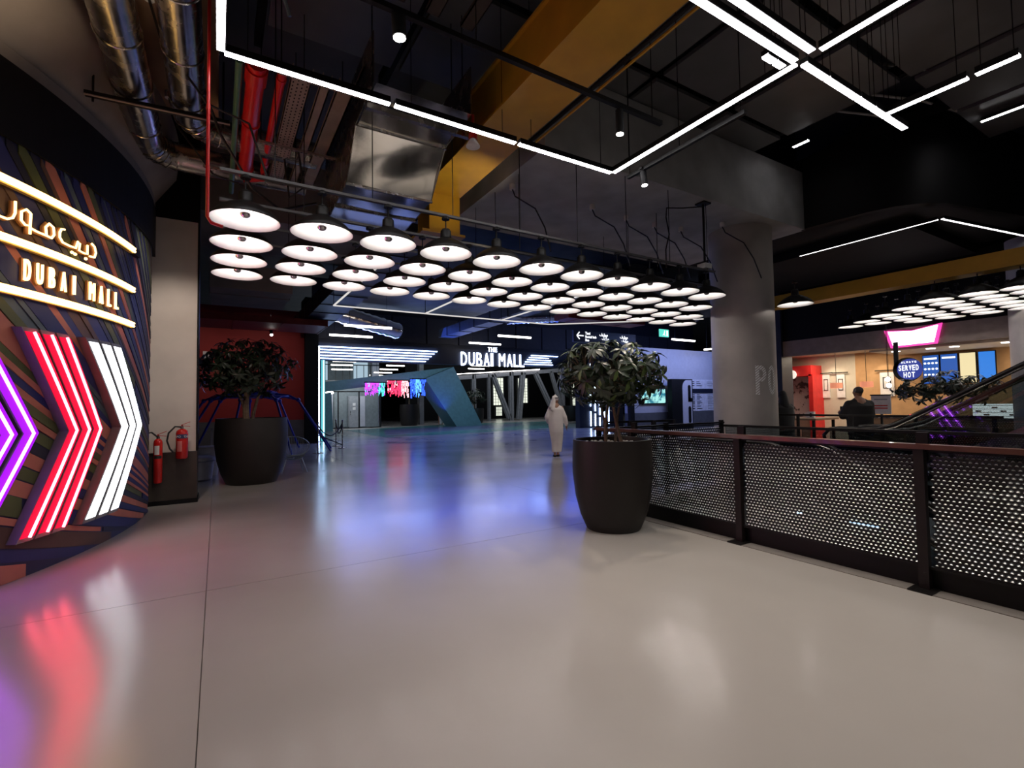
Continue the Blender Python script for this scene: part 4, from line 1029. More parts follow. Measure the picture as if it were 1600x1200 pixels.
for i, (x, Y, L) in enumerate(((5.1, 26.4, 1.2), (5.5, 28.9, 1.2), (6.2, 32.4, 1.3), (8.1, 25.7, 1.15), (8.5, 28.3, 1.1), (9.0, 31.4, 1.2), (9.5, 34.6, 1.3), (10.1, 38.0, 1.5), (13.2, 26.5, 1.2), (14.2, 29.0, 1.2))):
    t = thing('tube_lamp', 'far hanging white tube lamp inside the portal, %s in the %s file' % (ORD[i if i < 3 else i-3 if i < 8 else i-8], 'left' if i < 3 else 'middle' if i < 8 else 'right'), 'tube lamp', (x, Y, 3.9), 'far hanging tube lamps inside the portal')
    build('tube', MB().tube([(x, Y, 3.9), (x+L, Y, 3.9)], .035, 8), M_strip2, t, smooth=True)
    build('wire', MB().tube([(x+.2, Y, 3.9), (x+.2, Y, 7.6)], .008, 4), M_blackm, t); build('wire', MB().tube([(x+L-.2, Y, 3.9), (x+L-.2, Y, 7.6)], .008, 4), M_blackm, t)
# rope stanchions
sp = [(2.86, 17.2), (3.96, 18.7), (3.94, 19.75)]
for i, (x, y) in enumerate(sp):
    t = thing('rope_stanchion', 'dark metal rope post, %s' % ('nearest, before the glowing pillar', 'middle one of three', 'farthest of three')[i], 'stanchion', (x, y, 0), 'rope stanchions')
    build('base', MB().lathe((x, y, 0), [(.17, 0), (.17, .012), (.03, .035)], 24), M_galv, t, smooth=True)
    build('pole', MB().tube([(x, y, .02), (x, y, .98)], .022, 10), M_galv, t, smooth=True)
    build('finial', MB().ball((x, y, 1.0), .035, 10, 6), M_galv, t, smooth=True)
def rope(a, b, sag, lab):
    A, B = Vector(a), Vector(b); n = 12
    solo('rope', MB().tube([A.lerp(B, k/n)+Vector((0, 0, -sag*4*(k/n)*(1-k/n))) for k in range(n+1)], .02, 6), M_cloth, lab, 'rope', smooth=True)
rope((2.86, 17.2, .92), (3.96, 18.7, .92), .4, 'black velvet rope sagging from the nearest post')
rope((3.96, 18.7, .92), (3.94, 19.75, .92), .4, 'black velvet rope between the two farther posts')
rope((2.86, 17.2, .6), (4.0, 19.0, .1), .0, 'black rope end slanting down to the floor')

# ---- hall beyond the portal
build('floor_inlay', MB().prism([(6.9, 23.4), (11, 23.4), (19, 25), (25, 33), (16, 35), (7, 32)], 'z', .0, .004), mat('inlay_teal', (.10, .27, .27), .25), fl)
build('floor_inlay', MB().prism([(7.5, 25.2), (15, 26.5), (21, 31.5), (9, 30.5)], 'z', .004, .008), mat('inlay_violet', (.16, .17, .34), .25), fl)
tf = thing('slanted_frame', 'large teal slanted frame standing inside the portal', 'frame sculpture', (10, 31, 0))
build('left_leg', MB().prism([(5.2, 0), (6.1, 0), (6.0, 2.4), (5.1, 2.3)], 'y', 31.4, 32.6), M_teal, tf)
build('top_beam', MB().prism([(5.1, 2.35), (5.4, 3.0), (14.0, 4.15), (13.2, 3.45)], 'y', 31.2, 32.8), M_teal, tf)
build('right_leg', MB().prism([(14.0, 4.15), (16.2, 0), (14.2, 0), (11.9, 3.3)], 'y', 30.9, 32.9), M_teal, tf)
light('frame_blue', 'SPOT', (12.6, 30.2, .6), 130, (.05, .1, 1), .1, (13.2, 31.4, 2.6), 75, .8)
def curtain(x0, x1, z0, z1, y, cols, lab, seed):
    t = thing('led_curtain', lab, 'light curtain', ((x0+x1)/2, y, z0)); r2 = random.Random(seed)
    n = int((x1-x0)/.032); buckets = [MB() for _ in cols]
    for k in range(n):
        z = z1
        x = x0+k*.032
        ci = min(len(cols)-1, int(k/n*len(cols)+r2.uniform(-.25, .25))); ci = max(0, ci)
        while z > z0+r2.uniform(0, .35):
            L = r2.uniform(.06, .28)
            if r2.random() < .75: buckets[ci if r2.random() < .8 else r2.randrange(len(cols))].box(x, x+.018, y-.02+r2.uniform(-.2, .2), y+.02, z-L, z)
            z -= L+.03
    for b_, c in zip(buckets, cols):
        if b_.v: build('light_strands', b_, c, t)['kind'] = 'stuff'
    build('carrier', MB().box(x0, x1, y-.25, y+.25, z1, z1+.06), M_black, t)
E_c = {k: emit('led_'+k, v, s_) for k, v, s_ in (('violet', (.5, .05, 1), 2.2), ('cyan', (.1, .8, .75), 1.6), ('red', (1, .04, .12), 2.2), ('pink', (1, .45, .5), 2.4), ('blue', (.03, .10, 1), 2.4), ('sky', (.1, .35, 1), 2.4))}
curtain(7.75, 9.0, 2.15, 2.95, 30.2, [E_c['violet'], E_c['violet'], E_c['cyan']], 'violet and turquoise hanging light curtain, leftmost of three', 1)
curtain(9.15, 10.5, 2.15, 3.1, 30.2, [E_c['red'], E_c['red'], E_c['pink']], 'red and pink hanging light curtain, middle of three', 2)
curtain(10.65, 11.65, 2.15, 3.2, 30.2, [E_c['blue'], E_c['sky'], E_c['blue']], 'blue hanging light curtain beside the slanted frame', 3)
# far left: glazed lobby with doors
M_far = mat('lobby_wall', (.20, .23, .24), .6)
lob = struct('wall_lobby', MB().box(4.3, 10.2, 36, 36.2, 0, 3.1), M_far)
for i, (x0, x1, z1, m_) in enumerate(((6.3, 6.95, 2.4, M_pale), (7.05, 7.9, 2.5, M_far), (8.0, 8.75, 2.25, M_grey), (8.85, 9.2, 2.25, M_pale))):
    build('lobby_panel', MB().box(x0, x1, 35.9, 36, 0.05, z1), m_, lob)
dr = struct('door_1', MB().box(8.05, 8.7, 35.82, 35.9, 0, 2.2), M_grey)
build('door_notice', MB().box(8.3, 8.5, 35.8, 35.82, 1.55, 1.75), M_label, dr); build('door_notice', MB().box(8.3, 8.5, 35.8, 35.82, 1.25, 1.45), M_label, dr)
build('door_handle', MB().box(8.12, 8.15, 35.76, 35.82, .9, 1.2), M_galv, dr)
fr = thing('black_grid_screen', 'thin black steel screen frames before the far lobby doors', 'screen', (7, 34.5, 0))
for x in (5.6, 7.0, 8.4, 9.9): build('post', MB().box(x, x+.07, 34.5, 34.57, 0, 2.55), M_blackm, fr)
build('rail', MB().box(5.6, 9.97, 34.5, 34.57, 2.5, 2.57), M_blackm, fr); build('rail', MB().box(5.6, 9.97, 34.5, 34.57, 0, .06), M_blackm, fr)
t = solo('lobby_lamp', MB().ball((6.1, 34.0, 2.45), (.55, .2, .16), 14, 8), emit('lobby_lamp_glow', (1, .98, .92), 9), 'glowing oval white lamp at the far lobby', 'lamp', smooth=True)
light('lobby_fill', 'AREA', (7.5, 33.8, 3.6), 90, (.85, .95, 1), (4, 1), (7.5, 36, 1))
t = thing('gallery_balcony', 'grey upper balcony with railing and lit panels over the far lobby', 'balcony', (7, 38, 3.1))
build('deck', MB().box(3.8, 11, 36.2, 40, 3.1, 3.4), M_concd, t); build('back_wall', MB().box(3.8, 11, 39.8, 40, 3.4, 6.5), M_far, t)
for k in range(12): build('baluster', MB().box(4.2+k*.5, 4.24+k*.5, 36.3, 36.34, 3.4, 4.5), M_blackm, t)
build('top_rail', MB().box(4.0, 10.5, 36.28, 36.36, 4.5, 4.56), M_blackm, t)
build('lit_panel', MB().box(6.3, 7.3, 39.7, 39.8, 3.5, 5.2), emit('lit_panel_glow', (.55, .75, .9), .7), t); build('lit_panel', MB().box(9.3, 10.4, 39.7, 39.8, 3.5, 5.2), MATS['lit_panel_glow'], t)
for i, (x, w_) in enumerate(((9.9, .5), (13.6, .35))):
    solo('hall_pillar', MB().box(x, x+w_, 36.5, 37, 0, 6.5), M_pale if i == 0 else M_strut, 'pale square pillar beyond the light curtains, %s' % ('left', 'right')[i], 'pillar', 'pillars beyond the light curtains')
planter('potted_tree', 'small dark potted tree far inside the portal', (12.4, 35.5), 1.6, .7, .6, 12, None, [(0, 0, 0, 0, 1.9, 0, 0, 2.2, .06)], 40, (0, 0, 2.6, 1.1, .8, .5), .32, 0, dim=1, pebbles=False)
# grey V struts and windows right of the frame
E_win = emit('day_window', (.85, .9, .75), 1.2)
struct('wall_hall', MB().box(15, 44, 44, 44.3, 0, 8), M_black)
for i, (x0, x1, z0_, z1_) in enumerate(((24.3, 25.5, 1.4, 4.2), (27.3, 28.5, 1.6, 4.2), (34.5, 35.4, .4, 3.8), (20.2, 20.5, .4, 1.8), (24.6, 25.3, .3, 1.2))):
    w_ = struct('window_%d' % (i+1), MB().box(x0, x1, 43.9, 44, z0_, z1_), E_win)
    f = build('window_frame', MB().box(x0-.06, x0, 43.8, 43.95, z0_, z1_).box(x1, x1+.06, 43.8, 43.95, z0_, z1_).box(x0, x1, 43.8, 43.95, z1_, z1_+.06), M_strut, w_); f['kind'] = 'stuff'
    n = int((z1_-z0_)/.3); m = MB()
    for k in range(1, n): m.box(x0, x1, 43.85, 43.9, z0_+k*.3-.015, z0_+k*.3+.015)
    for k in range(1, 4): m.box(x0+(x1-x0)*k/4-.012, x0+(x1-x0)*k/4+.012, 43.85, 43.9, z0_, z1_)
    build('glazing_bars', m, M_black, w_)['kind'] = 'stuff'
truss = [((19.1, 0), (19.1, 4.1), .35), ((22.9, 0), (22.9, 4.5), .42), ((21.0, 4.2), (22.7, .2), .4), ((24.2, 4.4), (23.7, .1), .5), ((25.6, 4.4), (27.3, 1.3), .42), ((28.75, 0), (28.75, 4.9), .42), ((17.2, 3.6), (18.7, .3), .35), ((16.2, 0), (16.5, 3.4), .3), ((27.4, 4.6), (28.6, 1.0), .3), ((20.6, 0), (20.6, 4.2), .2), ((32, 0), (31.6, 4.8), .4)]
for i, (a, b, w_) in enumerate(truss):
    t = thing('strut', 'grey steel strut beyond the lettering, %s from the left' % ORD[(7, 4, 5, 3, 2, 8, 1, 0, 9, 6, 10)[i] if False else i], 'strut', (a[0], 38, min(a[1], b[1])), 'grey struts beyond the portal')
    build('flange', MB().bar((a[0], 38, a[1]), (b[0], 38, b[1]), w_, .3, up=(0, 1, 0)), M_strut, t); build('stiffener', MB().bar((a[0], 37.8, a[1]), (b[0], 37.8, b[1]), w_*.25, .12, up=(0, 1, 0)), M_strut, t)
t = thing('hall_beam', 'long grey beam with a lit edge rising over the struts', 'beam', (22, 38, 3.6))
build('beam', MB().bar((14.5, 38, 3.55), (32, 38, 5.0), .3, .35), M_strut, t); build('lit_edge', MB().bar((16.5, 37.8, 4.05), (26, 37.8, 4.72), .05, .06), M_strip2, t)
light('hall_fill', 'AREA', (22, 34, 6.4), 260, (.85, .9, 1), (14, 3), (22, 38, 1))
planter('potted_tree', 'dark potted tree behind the walking man at left of the struts', (25.6, 32.5), 1.3, .8, .6, 14, None, [(0, 0, 0, 0, 1.9, 0, 0, 2.2, .06)], 34, (0, 0, 2.5, 1.1, .8, .6), .34, 0, dim=1, pebbles=False)
planter('potted_tree', 'dark potted tree before the leftmost struts', (18.0, 35.6), 1.2, .7, .6, 15, None, [(0, 0, 0, 0, 1.6, 0, 0, 2.0, .06)], 30, (0, 0, 2.2, 1.1, .8, .6), .34, 0, dim=1, pebbles=False)

# ================================================================ DIRECTORY WALL
bw = struct('wall_directory', MB().box(18.0, 36, 18.3, 18.5, .95, 4.4), M_pale)
struct('baseboard_directory', MB().box(18.0, 36, 18.26, 18.5, 0, .95), M_skirt)
light('directory_wash', 'AREA', (21.5, 15.6, 4.5), 150, (.26, .38, 1), (7, .5), (21.5, 18.3, 2.6))
light('directory_fill', 'AREA', (21.5, 15.0, 3.8), 22, (1, .95, .95), (5, .5), (22, 18.3, 1.4))
t = thing('wall_screen', 'bright turquoise television screen on the blue lit wall', 'screen', (19.9, 18.2, 1.4))
build('bezel', MB().box(18.85, 20.75, 18.2, 18.28, 1.40, 2.24), M_black, t)
ms = bpy.data.materials.new('screen_picture'); ms.use_nodes = True; nt = ms.node_tree; nb = nt.nodes['Principled BSDF']
tn = nt.nodes.new('ShaderNodeTexNoise'); tn.inputs['Scale'].default_value = 3; tcn = nt.nodes.new('ShaderNodeTexCoord'); rc = nt.nodes.new('ShaderNodeValToRGB')
rc.color_ramp.elements[0].color = (.02, .2, .3, 1); rc.color_ramp.elements[0].position = .38; rc.color_ramp.elements[1].color = (.45, .95, .9, 1); rc.color_ramp.elements[1].position = .55
nt.links.new(tcn.outputs['Object'], tn.inputs['Vector']); nt.links.new(tn.outputs[0], rc.inputs[0]); nt.links.new(rc.outputs[0], nb.inputs['Emission Color']); nb.inputs['Emission Strength'].default_value = 1.0; nb.inputs['Base Color'].default_value = (0, 0, 0, 1)
build('picture', MB().box(18.9, 20.7, 18.185, 18.2, 1.45, 2.19), ms, t)
t = thing('display_totem', 'black totem with pale rounded panel and two black slots', 'totem', (21.7, 17.6, 0))
build('body', MB().box(20.55, 22.2, 17.6, 17.9, 0, 2.72), M_black, t)
pl = [(21.35, .25), (22.1, .25), (22.1, 2.66), (21.7, 2.66)]+[(21.35+.35*(1-math.sin(a)), 2.2+.46*math.cos(a)) for a in [k*PI/2/6 for k in range(1, 7)]]
build('pale_panel', MB().prism(pl, 'y', 17.57, 17.6), M_pale, t)
def pill(x0, x1, z0, z1):
    r_ = (x1-x0)/2; c = (x0+x1)/2
    return [(c+r_*math.cos(a), z1-r_+r_*math.sin(a)) for a in [PI*k/8 for k in range(9)]]+[(c+r_*math.cos(a), z0+r_+r_*math.sin(a)) for a in [PI+PI*k/8 for k in range(9)]]
build('slot', MB().prism(pill(21.78, 21.98, 1.5, 2.4), 'y', 17.55, 17.57), M_black, t); build('slot', MB().prism(pill(21.78, 21.98, .35, 1.25), 'y', 17.55, 17.57), M_black, t)
build('slot_foot', MB().box(21.78, 22.1, 17.55, 17.57, 1.5, 1.7), M_black, t)
t = thing('directory_board', 'white wall directory with a dark band and fine rows', 'directory', (23.9, 18.2, .9))
build('board', MB().box(22.55, 25.9, 18.24, 18.3, .97, 2.75), mat('board_white', (.68, .68, .74), .6), t)
build('highlight_band', MB().box(23.0, 25.8, 18.22, 18.24, 1.96, 2.22), M_navy, t)
for k, z in enumerate((2.6, 2.5, 2.38, 1.86, 1.77, 1.7, 1.62, 1.5, 1.42, 1.34, 1.22, 1.08)):
    build('text_row', MB().box(23.0, 23.16, 18.23, 18.24, z, z+.045), M_navy, t)
    build('text_row', MB().box(23.35, 23.6+.1*(k % 3), 18.23, 18.24, z, z+.035), M_navy, t); build('text_row', MB().box(24.3, 24.7+.1*(k % 2), 18.23, 18.24, z, z+.035), M_grey, t)
build('side_mark', MB().box(22.68, 22.82, 18.22, 18.24, 2.15, 2.45), M_navy, t); build('side_mark', MB().box(22.7, 22.84, 18.22, 18.24, 1.2, 1.6), M_navy, t)
t = thing('wall_panel', 'two black vertical panels left of the turquoise screen', 'wall panel', (18.4, 18.1, 0), 'black vertical panels')
build('panel', MB().box(18.0, 18.3, 18.1, 18.26, 0, 2.1), M_black, t); build('panel', MB().box(17.0, 17.5, 18.1, 18.26, 0, 2.6), M_black, t)
# hanging signs
hs = thing('hanging_sign', 'dark hanging direction sign with white arrow above the potted tree', 'sign', (16.3, 18, 4.44))
build('panel', MB().box(14.35, 18.4, 18.0, 18.12, 4.42, 4.98), M_navy, hs)
E_txt = emit('sign_text', (.9, .93, 1), 1.6)
build('arrow', MB().bar((14.55, 17.99, 4.73), (14.95, 17.99, 4.73), .01, .05).bar((14.54, 17.99, 4.73), (14.7, 17.99, 4.9), .01, .05).bar((14.54, 17.99, 4.73), (14.7, 17.99, 4.56), .01, .05), E_txt, hs)
def txt(s_, size, x, y, z, parent, m, right=(1, 0, 0), bold=.004, dep=.012):
    return build('lettering', text_mb(s_, size, dep, frame_M((x, y, z), right, (0, 0, 1)), bold), m, parent)
txt('Taxi', .18, 15.05, 17.99, 4.80, hs, E_txt); txt('Rental hub', .16, 15.05, 17.99, 4.64, hs, E_txt); txt('Bus', .16, 15.05, 17.99, 4.48, hs, E_txt)
for a in ('\u0645\u0648\u0642\u0641',): 
    txt(a[::-1], .2, 15.95, 17.99, 4.78, hs, E_txt); txt(a[::-1], .17, 16.1, 17.99, 4.6, hs, E_txt); txt(a[::-1], .2, 17.3, 17.99, 4.74, hs, E_txt); txt(a[::-1], .17, 17.4, 17.99, 4.56, hs, E_txt)
build('hanger', MB().tube([(14.8, 18.06, 4.98), (14.8, 18.06, 5.9)], .015, 5), M_blackm, hs); build('hanger', MB().tube([(18, 18.06, 4.98), (18, 18.06, 5.9)], .015, 5), M_blackm, hs)
M_exit = emit('exit_green', (.12, .75, .62), 1.1)
def exit_sign(x, y, z, s_, lab):
    t = thing('exit_sign', lab, 'exit sign', (x, y, z), 'green exit signs')
    build('box', MB().box(x, x+.62*s_, y, y+.05, z, z+.36*s_), M_exit, t)
    build('pictogram', MB().ball((x+.33*s_, y-.01, z+.28*s_), (.03*s_, .01, .03*s_), 8, 6).bar((x+.33*s_, y-.01, z+.24*s_), (x+.28*s_, y-.01, z+.14*s_), .01, .05*s_).bar((x+.28*s_, y-.01, z+.15*s_), (x+.36*s_, y-.01, z+.05*s_), .01, .03*s_).bar((x+.28*s_, y-.01, z+.15*s_), (x+.2*s_, y-.01, z+.07*s_), .01, .03*s_).box(x+.45*s_, x+.56*s_, y-.012, y, z+.05*s_, z+.3*s_), E_txt, t)
    build('hanger', MB().tube([(x+.3*s_, y+.02, z+.36*s_), (x+.3*s_, y+.02, 5.9)], .012, 5), M_blackm, t)
exit_sign(17.95, 16, 4.62, 1.0, 'green running-man exit sign between tree top and round column'); exit_sign(12.0, 31, 4.3, .8, 'tiny green exit sign far inside the portal')

# ================================================================ FOOD SHOP
SX = 16.07
struct('wall_shop_back', MB().box(18.3, 18.5, 7.95, 11.5, 0, 3.2), M_beige)
struct('wall_shop_warm', MB().box(18.3, 18.5, 2.5, 7.95, 0, 3.2), M_orange)
struct('wall_shop_side', MB().box(16.3, 18.5, 11.4, 11.6, 0, 3.2), M_beige)
struct('wall_shop_right', MB().box(16.3, 18.5, 2.4, 2.5, 0, 3.2), M_beige)
build_ceiling = struct('trim_13', MB().box(16.3, 18.3, 2.5, 6.7, 2.88, 2.94), mat('shop_ceiling_low', (.62, .54, .42), .7))
for y in (3.2, 3.9, 4.9, 5.4, 6.2): build('downlight', MB().lathe((16.7, y, 2.865), [(.10, 0), (.10, .02)], 16), M_strip2, build_ceiling)
for y in (3.6, 5.2): light('counter_light', 'AREA', (17.2, y, 2.84), 20, (1, .82, .6), (.9, .9), (17.2, y, 0))
shc = struct('trim_8', MB().box(16.2, 18.5, 2.5, 11.5, 3.05, 3.2), mat('shop_ceiling', (.5, .44, .34), .7))
for y in (3.3, 4.6, 5.6, 7.3, 8.9): build('downlight', MB().lathe((17.0, y, 3.03), [(.11, 0), (.11, .02)], 16), M_strip2, shc)
struct('trim_9', MB().box(SX, 16.3, 2.4, 9.1, 2.95, 3.46), M_fascia)
struct('trim_10', MB().box(SX-.1, 16.6, 9.1, 10.6, 0, 5.2), M_navy)
struct('trim_11', MB().box(SX, 16.4, -2, 10, 3.46, 5.2), M_black)
for y in (7.4, 8.4): light('shop_light', 'AREA', (17.2, y, 3.0), 30, (1, .82, .6), (.9, .9), (17.2, y, 0))
for y in (8.6, 9.4, 7.1): light('picture_light', 'SPOT', (17.7, y, 2.95), 22, (1, .88, .7), .03, (18.3, y, 1.9), 70, .5)
t = thing('shop_sign', 'overexposed white pink-rimmed illuminated sign on the shop fascia', 'shop sign', (SX-.1, 5.5, 2.95))
sg = [(6.09, 3.38), (5.55, 3.33), (5.0, 3.42), (5.1, 2.99), (5.98, 2.97)]
build('glowing_face', MB().prism(sg, 'x', SX-.12, SX-.06), emit('sign_white', (1, .97, 1), 3.5), t)
sg2 = [(6.2, 3.42), (5.55, 3.36), (4.92, 3.47), (5.04, 2.94), (6.06, 2.92)]
build('pink_rim', MB().prism(sg2, 'x', SX-.06, SX-.01), emit('sign_pink', (1, .06, .42), 1.3), t)
rf = thing('red_doorway', 'bright red box frame around a black and white photo wall', 'display frame', (17.9, 9.5, 0))
build('top_panel', MB().box(17.6, 18.3, 9.02, 10.1, 2.35, 2.72), M_shopred, rf); build('right_panel', MB().box(17.6, 18.3, 8.98, 9.12, 0, 2.4), M_shopred, rf)
build('left_panel', MB().box(17.6, 18.3, 10.05, 10.2, 0, 2.72), M_shopred, rf)
mp = bpy.data.materials.new('photo_print'); mp.use_nodes = True; nt = mp.node_tree; nb = nt.nodes['Principled BSDF']
tn = nt.nodes.new('ShaderNodeTexNoise'); tn.inputs['Scale'].default_value = 4.5; tn.inputs['Detail'].default_value = 8; tcn = nt.nodes.new('ShaderNodeTexCoord'); rc = nt.nodes.new('ShaderNodeValToRGB')
rc.color_ramp.elements[0].position = .40; rc.color_ramp.elements[0].color = (.12, .12, .12, 1); rc.color_ramp.elements[1].position = .46; rc.color_ramp.elements[1].color = (.75, .75, .75, 1)
nt.links.new(tcn.outputs['Object'], tn.inputs['Vector']); nt.links.new(tn.outputs[0], rc.inputs[0]); nt.links.new(rc.outputs[0], nb.inputs['Base Color'])
build('photo_wall', MB().box(18.22, 18.28, 9.12, 10.05, .9, 2.35), mp, rf)
build('round_badge', MB().prism([(9.62+.13*math.cos(a), 2.42+.15*math.sin(a)) for a in [2*PI*k/16 for k in range(16)]], 'x', 17.52, 17.56), mat('badge_white', (.8, .78, .75), .5, emit=(1, .9, .8), es=.8), rf)
for i, (y0, y1, z0_, z1_) in enumerate(((8.75, 9.0-.02, 1.58, 2.38), (8.27, 8.52, 1.58, 2.37), (6.86, 7.24, 1.6, 2.36))):
    t = thing('framed_picture', 'tall cream picture with thin black inner frame on shop wall, %s' % ('nearest the red frame', 'middle one', 'behind the round sign')[i], 'picture', (18.28, y0, z0_), 'framed pictures in the shop')
    build('board', MB().box(18.25, 18.29, y0, y1, z0_, z1_), M_label, t)
    w_ = y1-y0
    build('inner_frame', MB().box(18.235, 18.25, y0+w_*.22, y0+w_*.27, z0_+.25, z1_-.15).box(18.235, 18.25, y1-w_*.27, y1-w_*.22, z0_+.25, z1_-.15).box(18.235, 18.25, y0+w_*.22, y1-w_*.22, z1_-.17, z1_-.15).box(18.235, 18.25, y0+w_*.22, y1-w_*.22, z0_+.25, z0_+.27), M_black, t)
    build('hanging_rod', MB().bar((18.22, y0-.12, z1_+.06), (18.22, y1+.12, z1_+.06), .03, .03), M_black, t)
for i, y in enumerate((7.95, 7.1)):
    t = thing('cage_lamp', 'small pink-glowing cage pendant lamp in the shop, %s' % ('left', 'right')[i], 'pendant lamp', (17.0, y, 1.9), 'cage lamps in the shop')
    build('cage', MB().open_lathe((17.0, y, 1.88), [(.17, 0), (.17, .17)], 14), mat('cage_copper', (.6, .25, .15), .5, emit=(1, .35, .2), es=.6), t)
    build('bulb', MB().ball((17.0, y, 1.96), .06, 10, 8), M_strip2, t, smooth=True); build('cord', MB().tube([(17, y, 2.05), (17, y, 3.05)], .008, 5), M_black, t)
t = thing('round_sign', 'round dark sign with glowing blue lettering before the menu boards', 'sign', (15.2, 5.42, 1.97))
build('disc', MB().tube([(15.2, 5.42, 2.27), (15.26, 5.42, 2.27)], .31, 36), M_black, t); build('blue_face', MB().tube([(15.19, 5.36, 2.27), (15.2, 5.36, 2.27)], .27, 32), emit('round_blue', (.03, .05, .32), .9), t)
plane_text('SERVED', 5.60, 5.16, 2.24, 2.38, 15.175, t, E_txt, face='x', dep=.01); plane_text('HOT', 5.50, 5.24, 2.06, 2.20, 15.175, t, E_txt, face='x', dep=.01); plane_text('ALWAYS', 5.54, 5.2, 2.43, 2.48, 15.175, t, E_txt, face='x', dep=.01)
build('arm', MB().box(15.2, 15.24, 5.6, 5.7, 2.3, 3.0), M_black, t)
E_mb = emit('menu_blue', (.02, .10, .42), 1.0); E_mc = emit('menu_cream', (.95, .8, .45), .95); E_ms = emit('menu_sky', (.03, .22, .75), 1.0)
for i, (y0, y1, m_, lab) in enumerate(((5.66, 6.06, E_mb, 'blue menu screen with rows of white round icons'), (5.24, 5.64, E_mb, 'dark blue menu screen second from left'), (4.85, 5.21, E_mc, 'cream menu screen third from left'), (4.45, 4.81, E_ms, 'bright blue menu screen at right end'))):
    t = thing('menu_screen', lab, 'screen', (18.1, y0, 1.95), 'menu screens of the shop')
    build('bezel', MB().box(18.08, 18.14, y0, y1, 1.93, 2.8), M_black, t); build('picture', MB().box(18.06, 18.08, y0+.015, y1-.015, 1.95, 2.78), m_, t)
    if i < 2:
        build('title', MB().box(18.05, 18.06, y0+.05, y1-.05, 2.66, 2.71), E_txt, t)
        for r_ in range(3):
            for c in range(4):
                if i == 0: build('icon', MB().tube([(18.05, y0+.06+c*.09, 2.55-r_*.17), (18.06, y0+.06+c*.09, 2.55-r_*.17)], .03, 10), E_txt, t)
t = thing('shop_counter', 'low shop counter with wood front under the menu screens', 'counter', (16.8, 5, 0))
build('front', MB().box(16.7, 17.2, 3.2, 7.0, 0, .95), M_wood, t); build('top', MB().box(16.65, 17.25, 3.15, 7.05, .95, 1.0), M_galv, t)
t = thing('display_case', 'bright glass food display case at the right end of the counter', 'display case', (16.9, 3.9, 1.0))
build('case', MB().box(16.7, 17.2, 3.3, 4.6, 1.0, 1.35), emit('case_glow', (1, .9, .76), 2.6), t)
for k in range(4): build('shelf', MB().box(16.68, 17.22, 3.3, 4.6, 1.04+k*.09, 1.05+k*.09), M_galv, t)
for k in range(8): build('food_tray', MB().box(16.66, 16.72, 3.35+k*.155, 3.45+k*.155, 1.06+(k % 3)*.09, 1.10+(k % 3)*.09), M_wood, t)
t = thing('notice_stand', 'white notice board with red lines on a black stand', 'notice', (13.0, 5.3, 0))
build('board', MB().box(13.0, 13.03, 4.97, 5.35, 1.18, 1.6), M_label, t); build('stand', MB().box(13.0, 13.04, 5.14, 5.18, 0, 1.18).box(12.99, 13.04, 4.95, 5.37, 1.6, 1.625), M_black, t)
build('base', MB().box(12.9, 13.15, 5.03, 5.29, 0, .03), M_black, t)
for z in (1.5, 1.36, 1.3): build('print_line', MB().box(12.995, 13.0, 5.03, 5.29, z, z+.025), M_redp if z < 1.4 else M_grey, t)
for i, (y, z) in enumerate(((5.62, 2.02), (5.60, 1.86))):
    t = thing('globe_lamp', 'small glaring white globe lamp left of the round sign, %s' % ('upper', 'lower')[i], 'lamp', (14.6, y, z), 'glaring globe lamps')
    build('globe', MB().ball((14.6, y, z), .055, 12, 8), M_lens, t, smooth=True); build('cord', MB().tube([(14.6, y, z+.05), (14.6, y, 3.4)], .006, 4), M_black, t)
bt = thing('bench_table', 'dark table behind the leaning people', 'table', (14.0, 7.6, 0))
build('top', MB().box(13.4, 14.6, 6.8, 8.8, .98, 1.03), M_wood, bt)
for x, y in ((13.5, 6.9), (14.5, 6.9), (13.5, 8.7), (14.5, 8.7)): build('leg', MB().box(x-.03, x+.03, y-.03, y+.03, 0, .98), M_black, bt)
t = thing('napkin_box', 'small white napkin box on the dark table', 'box', (14, 7.3, 1.03)); build('box', MB().box(13.9, 14.0, 7.1, 7.3, 1.03, 1.2), M_label, t); build('slot', MB().box(13.895, 13.9, 7.15, 7.2, 1.06, 1.16), M_black, t)
sc2 = thing('round_column', 'blue grey round column at the right picture edge', 'column', (15.9, 3.3, 0))
build('shaft', MB().lathe((15.75, 3.12, 0), [(.5, 0), (.5, 5.1)], 40), M_colm, sc2, smooth=True)

# ================================================================ PEOPLE
def shape(name, mb, m, parent, M, voxel):
    o = build(name, MB().add(mb, M), m, parent, smooth=True)
    md = o.modifiers.new('blend', 'REMESH'); md.mode = 'VOXEL'; md.voxel_size = voxel; md.use_smooth_shade = True
    s2 = o.modifiers.new('soft', 'SMOOTH'); s2.iterations = 3; s2.factor = .5
    return o
def caps(mb, a, b, r0, r1, flat=1.):
    a, b = Vector(a), Vector(b); n = 5
    mb.tube([a.lerp(b, k/n) for k in range(n+1)], [r0+(r1-r0)*k/n for k in range(n+1)], 14); mb.ball(a, r0, 12, 8); mb.ball(b, r1, 12, 8); return mb
def hand(mb, w, d, side):              # w wrist point, d finger direction, side = thumb side
    w, d, side = Vector(w), Vector(d).normalized(), Vector(side).normalized(); up = d.cross(side)
    caps(mb, w, w+d*.07, .026, .03)
    for k, L in enumerate((.07, .08, .075, .06)):
        b = w+d*.085+side*(.03-.02*k); m_ = b+d*L*.55; caps(mb, b, m_, .009, .0085); caps(mb, m_, m_+(d*.8+up*.5).normalized()*L*.5, .0085, .0075)
    b = w+d*.03+side*.025; caps(mb, b, b+(d+side).normalized()*.045, .011, .0095); caps(mb, b+(d+side).normalized()*.045, b+(d+side).normalized()*.045+d*.03, .0095, .008)
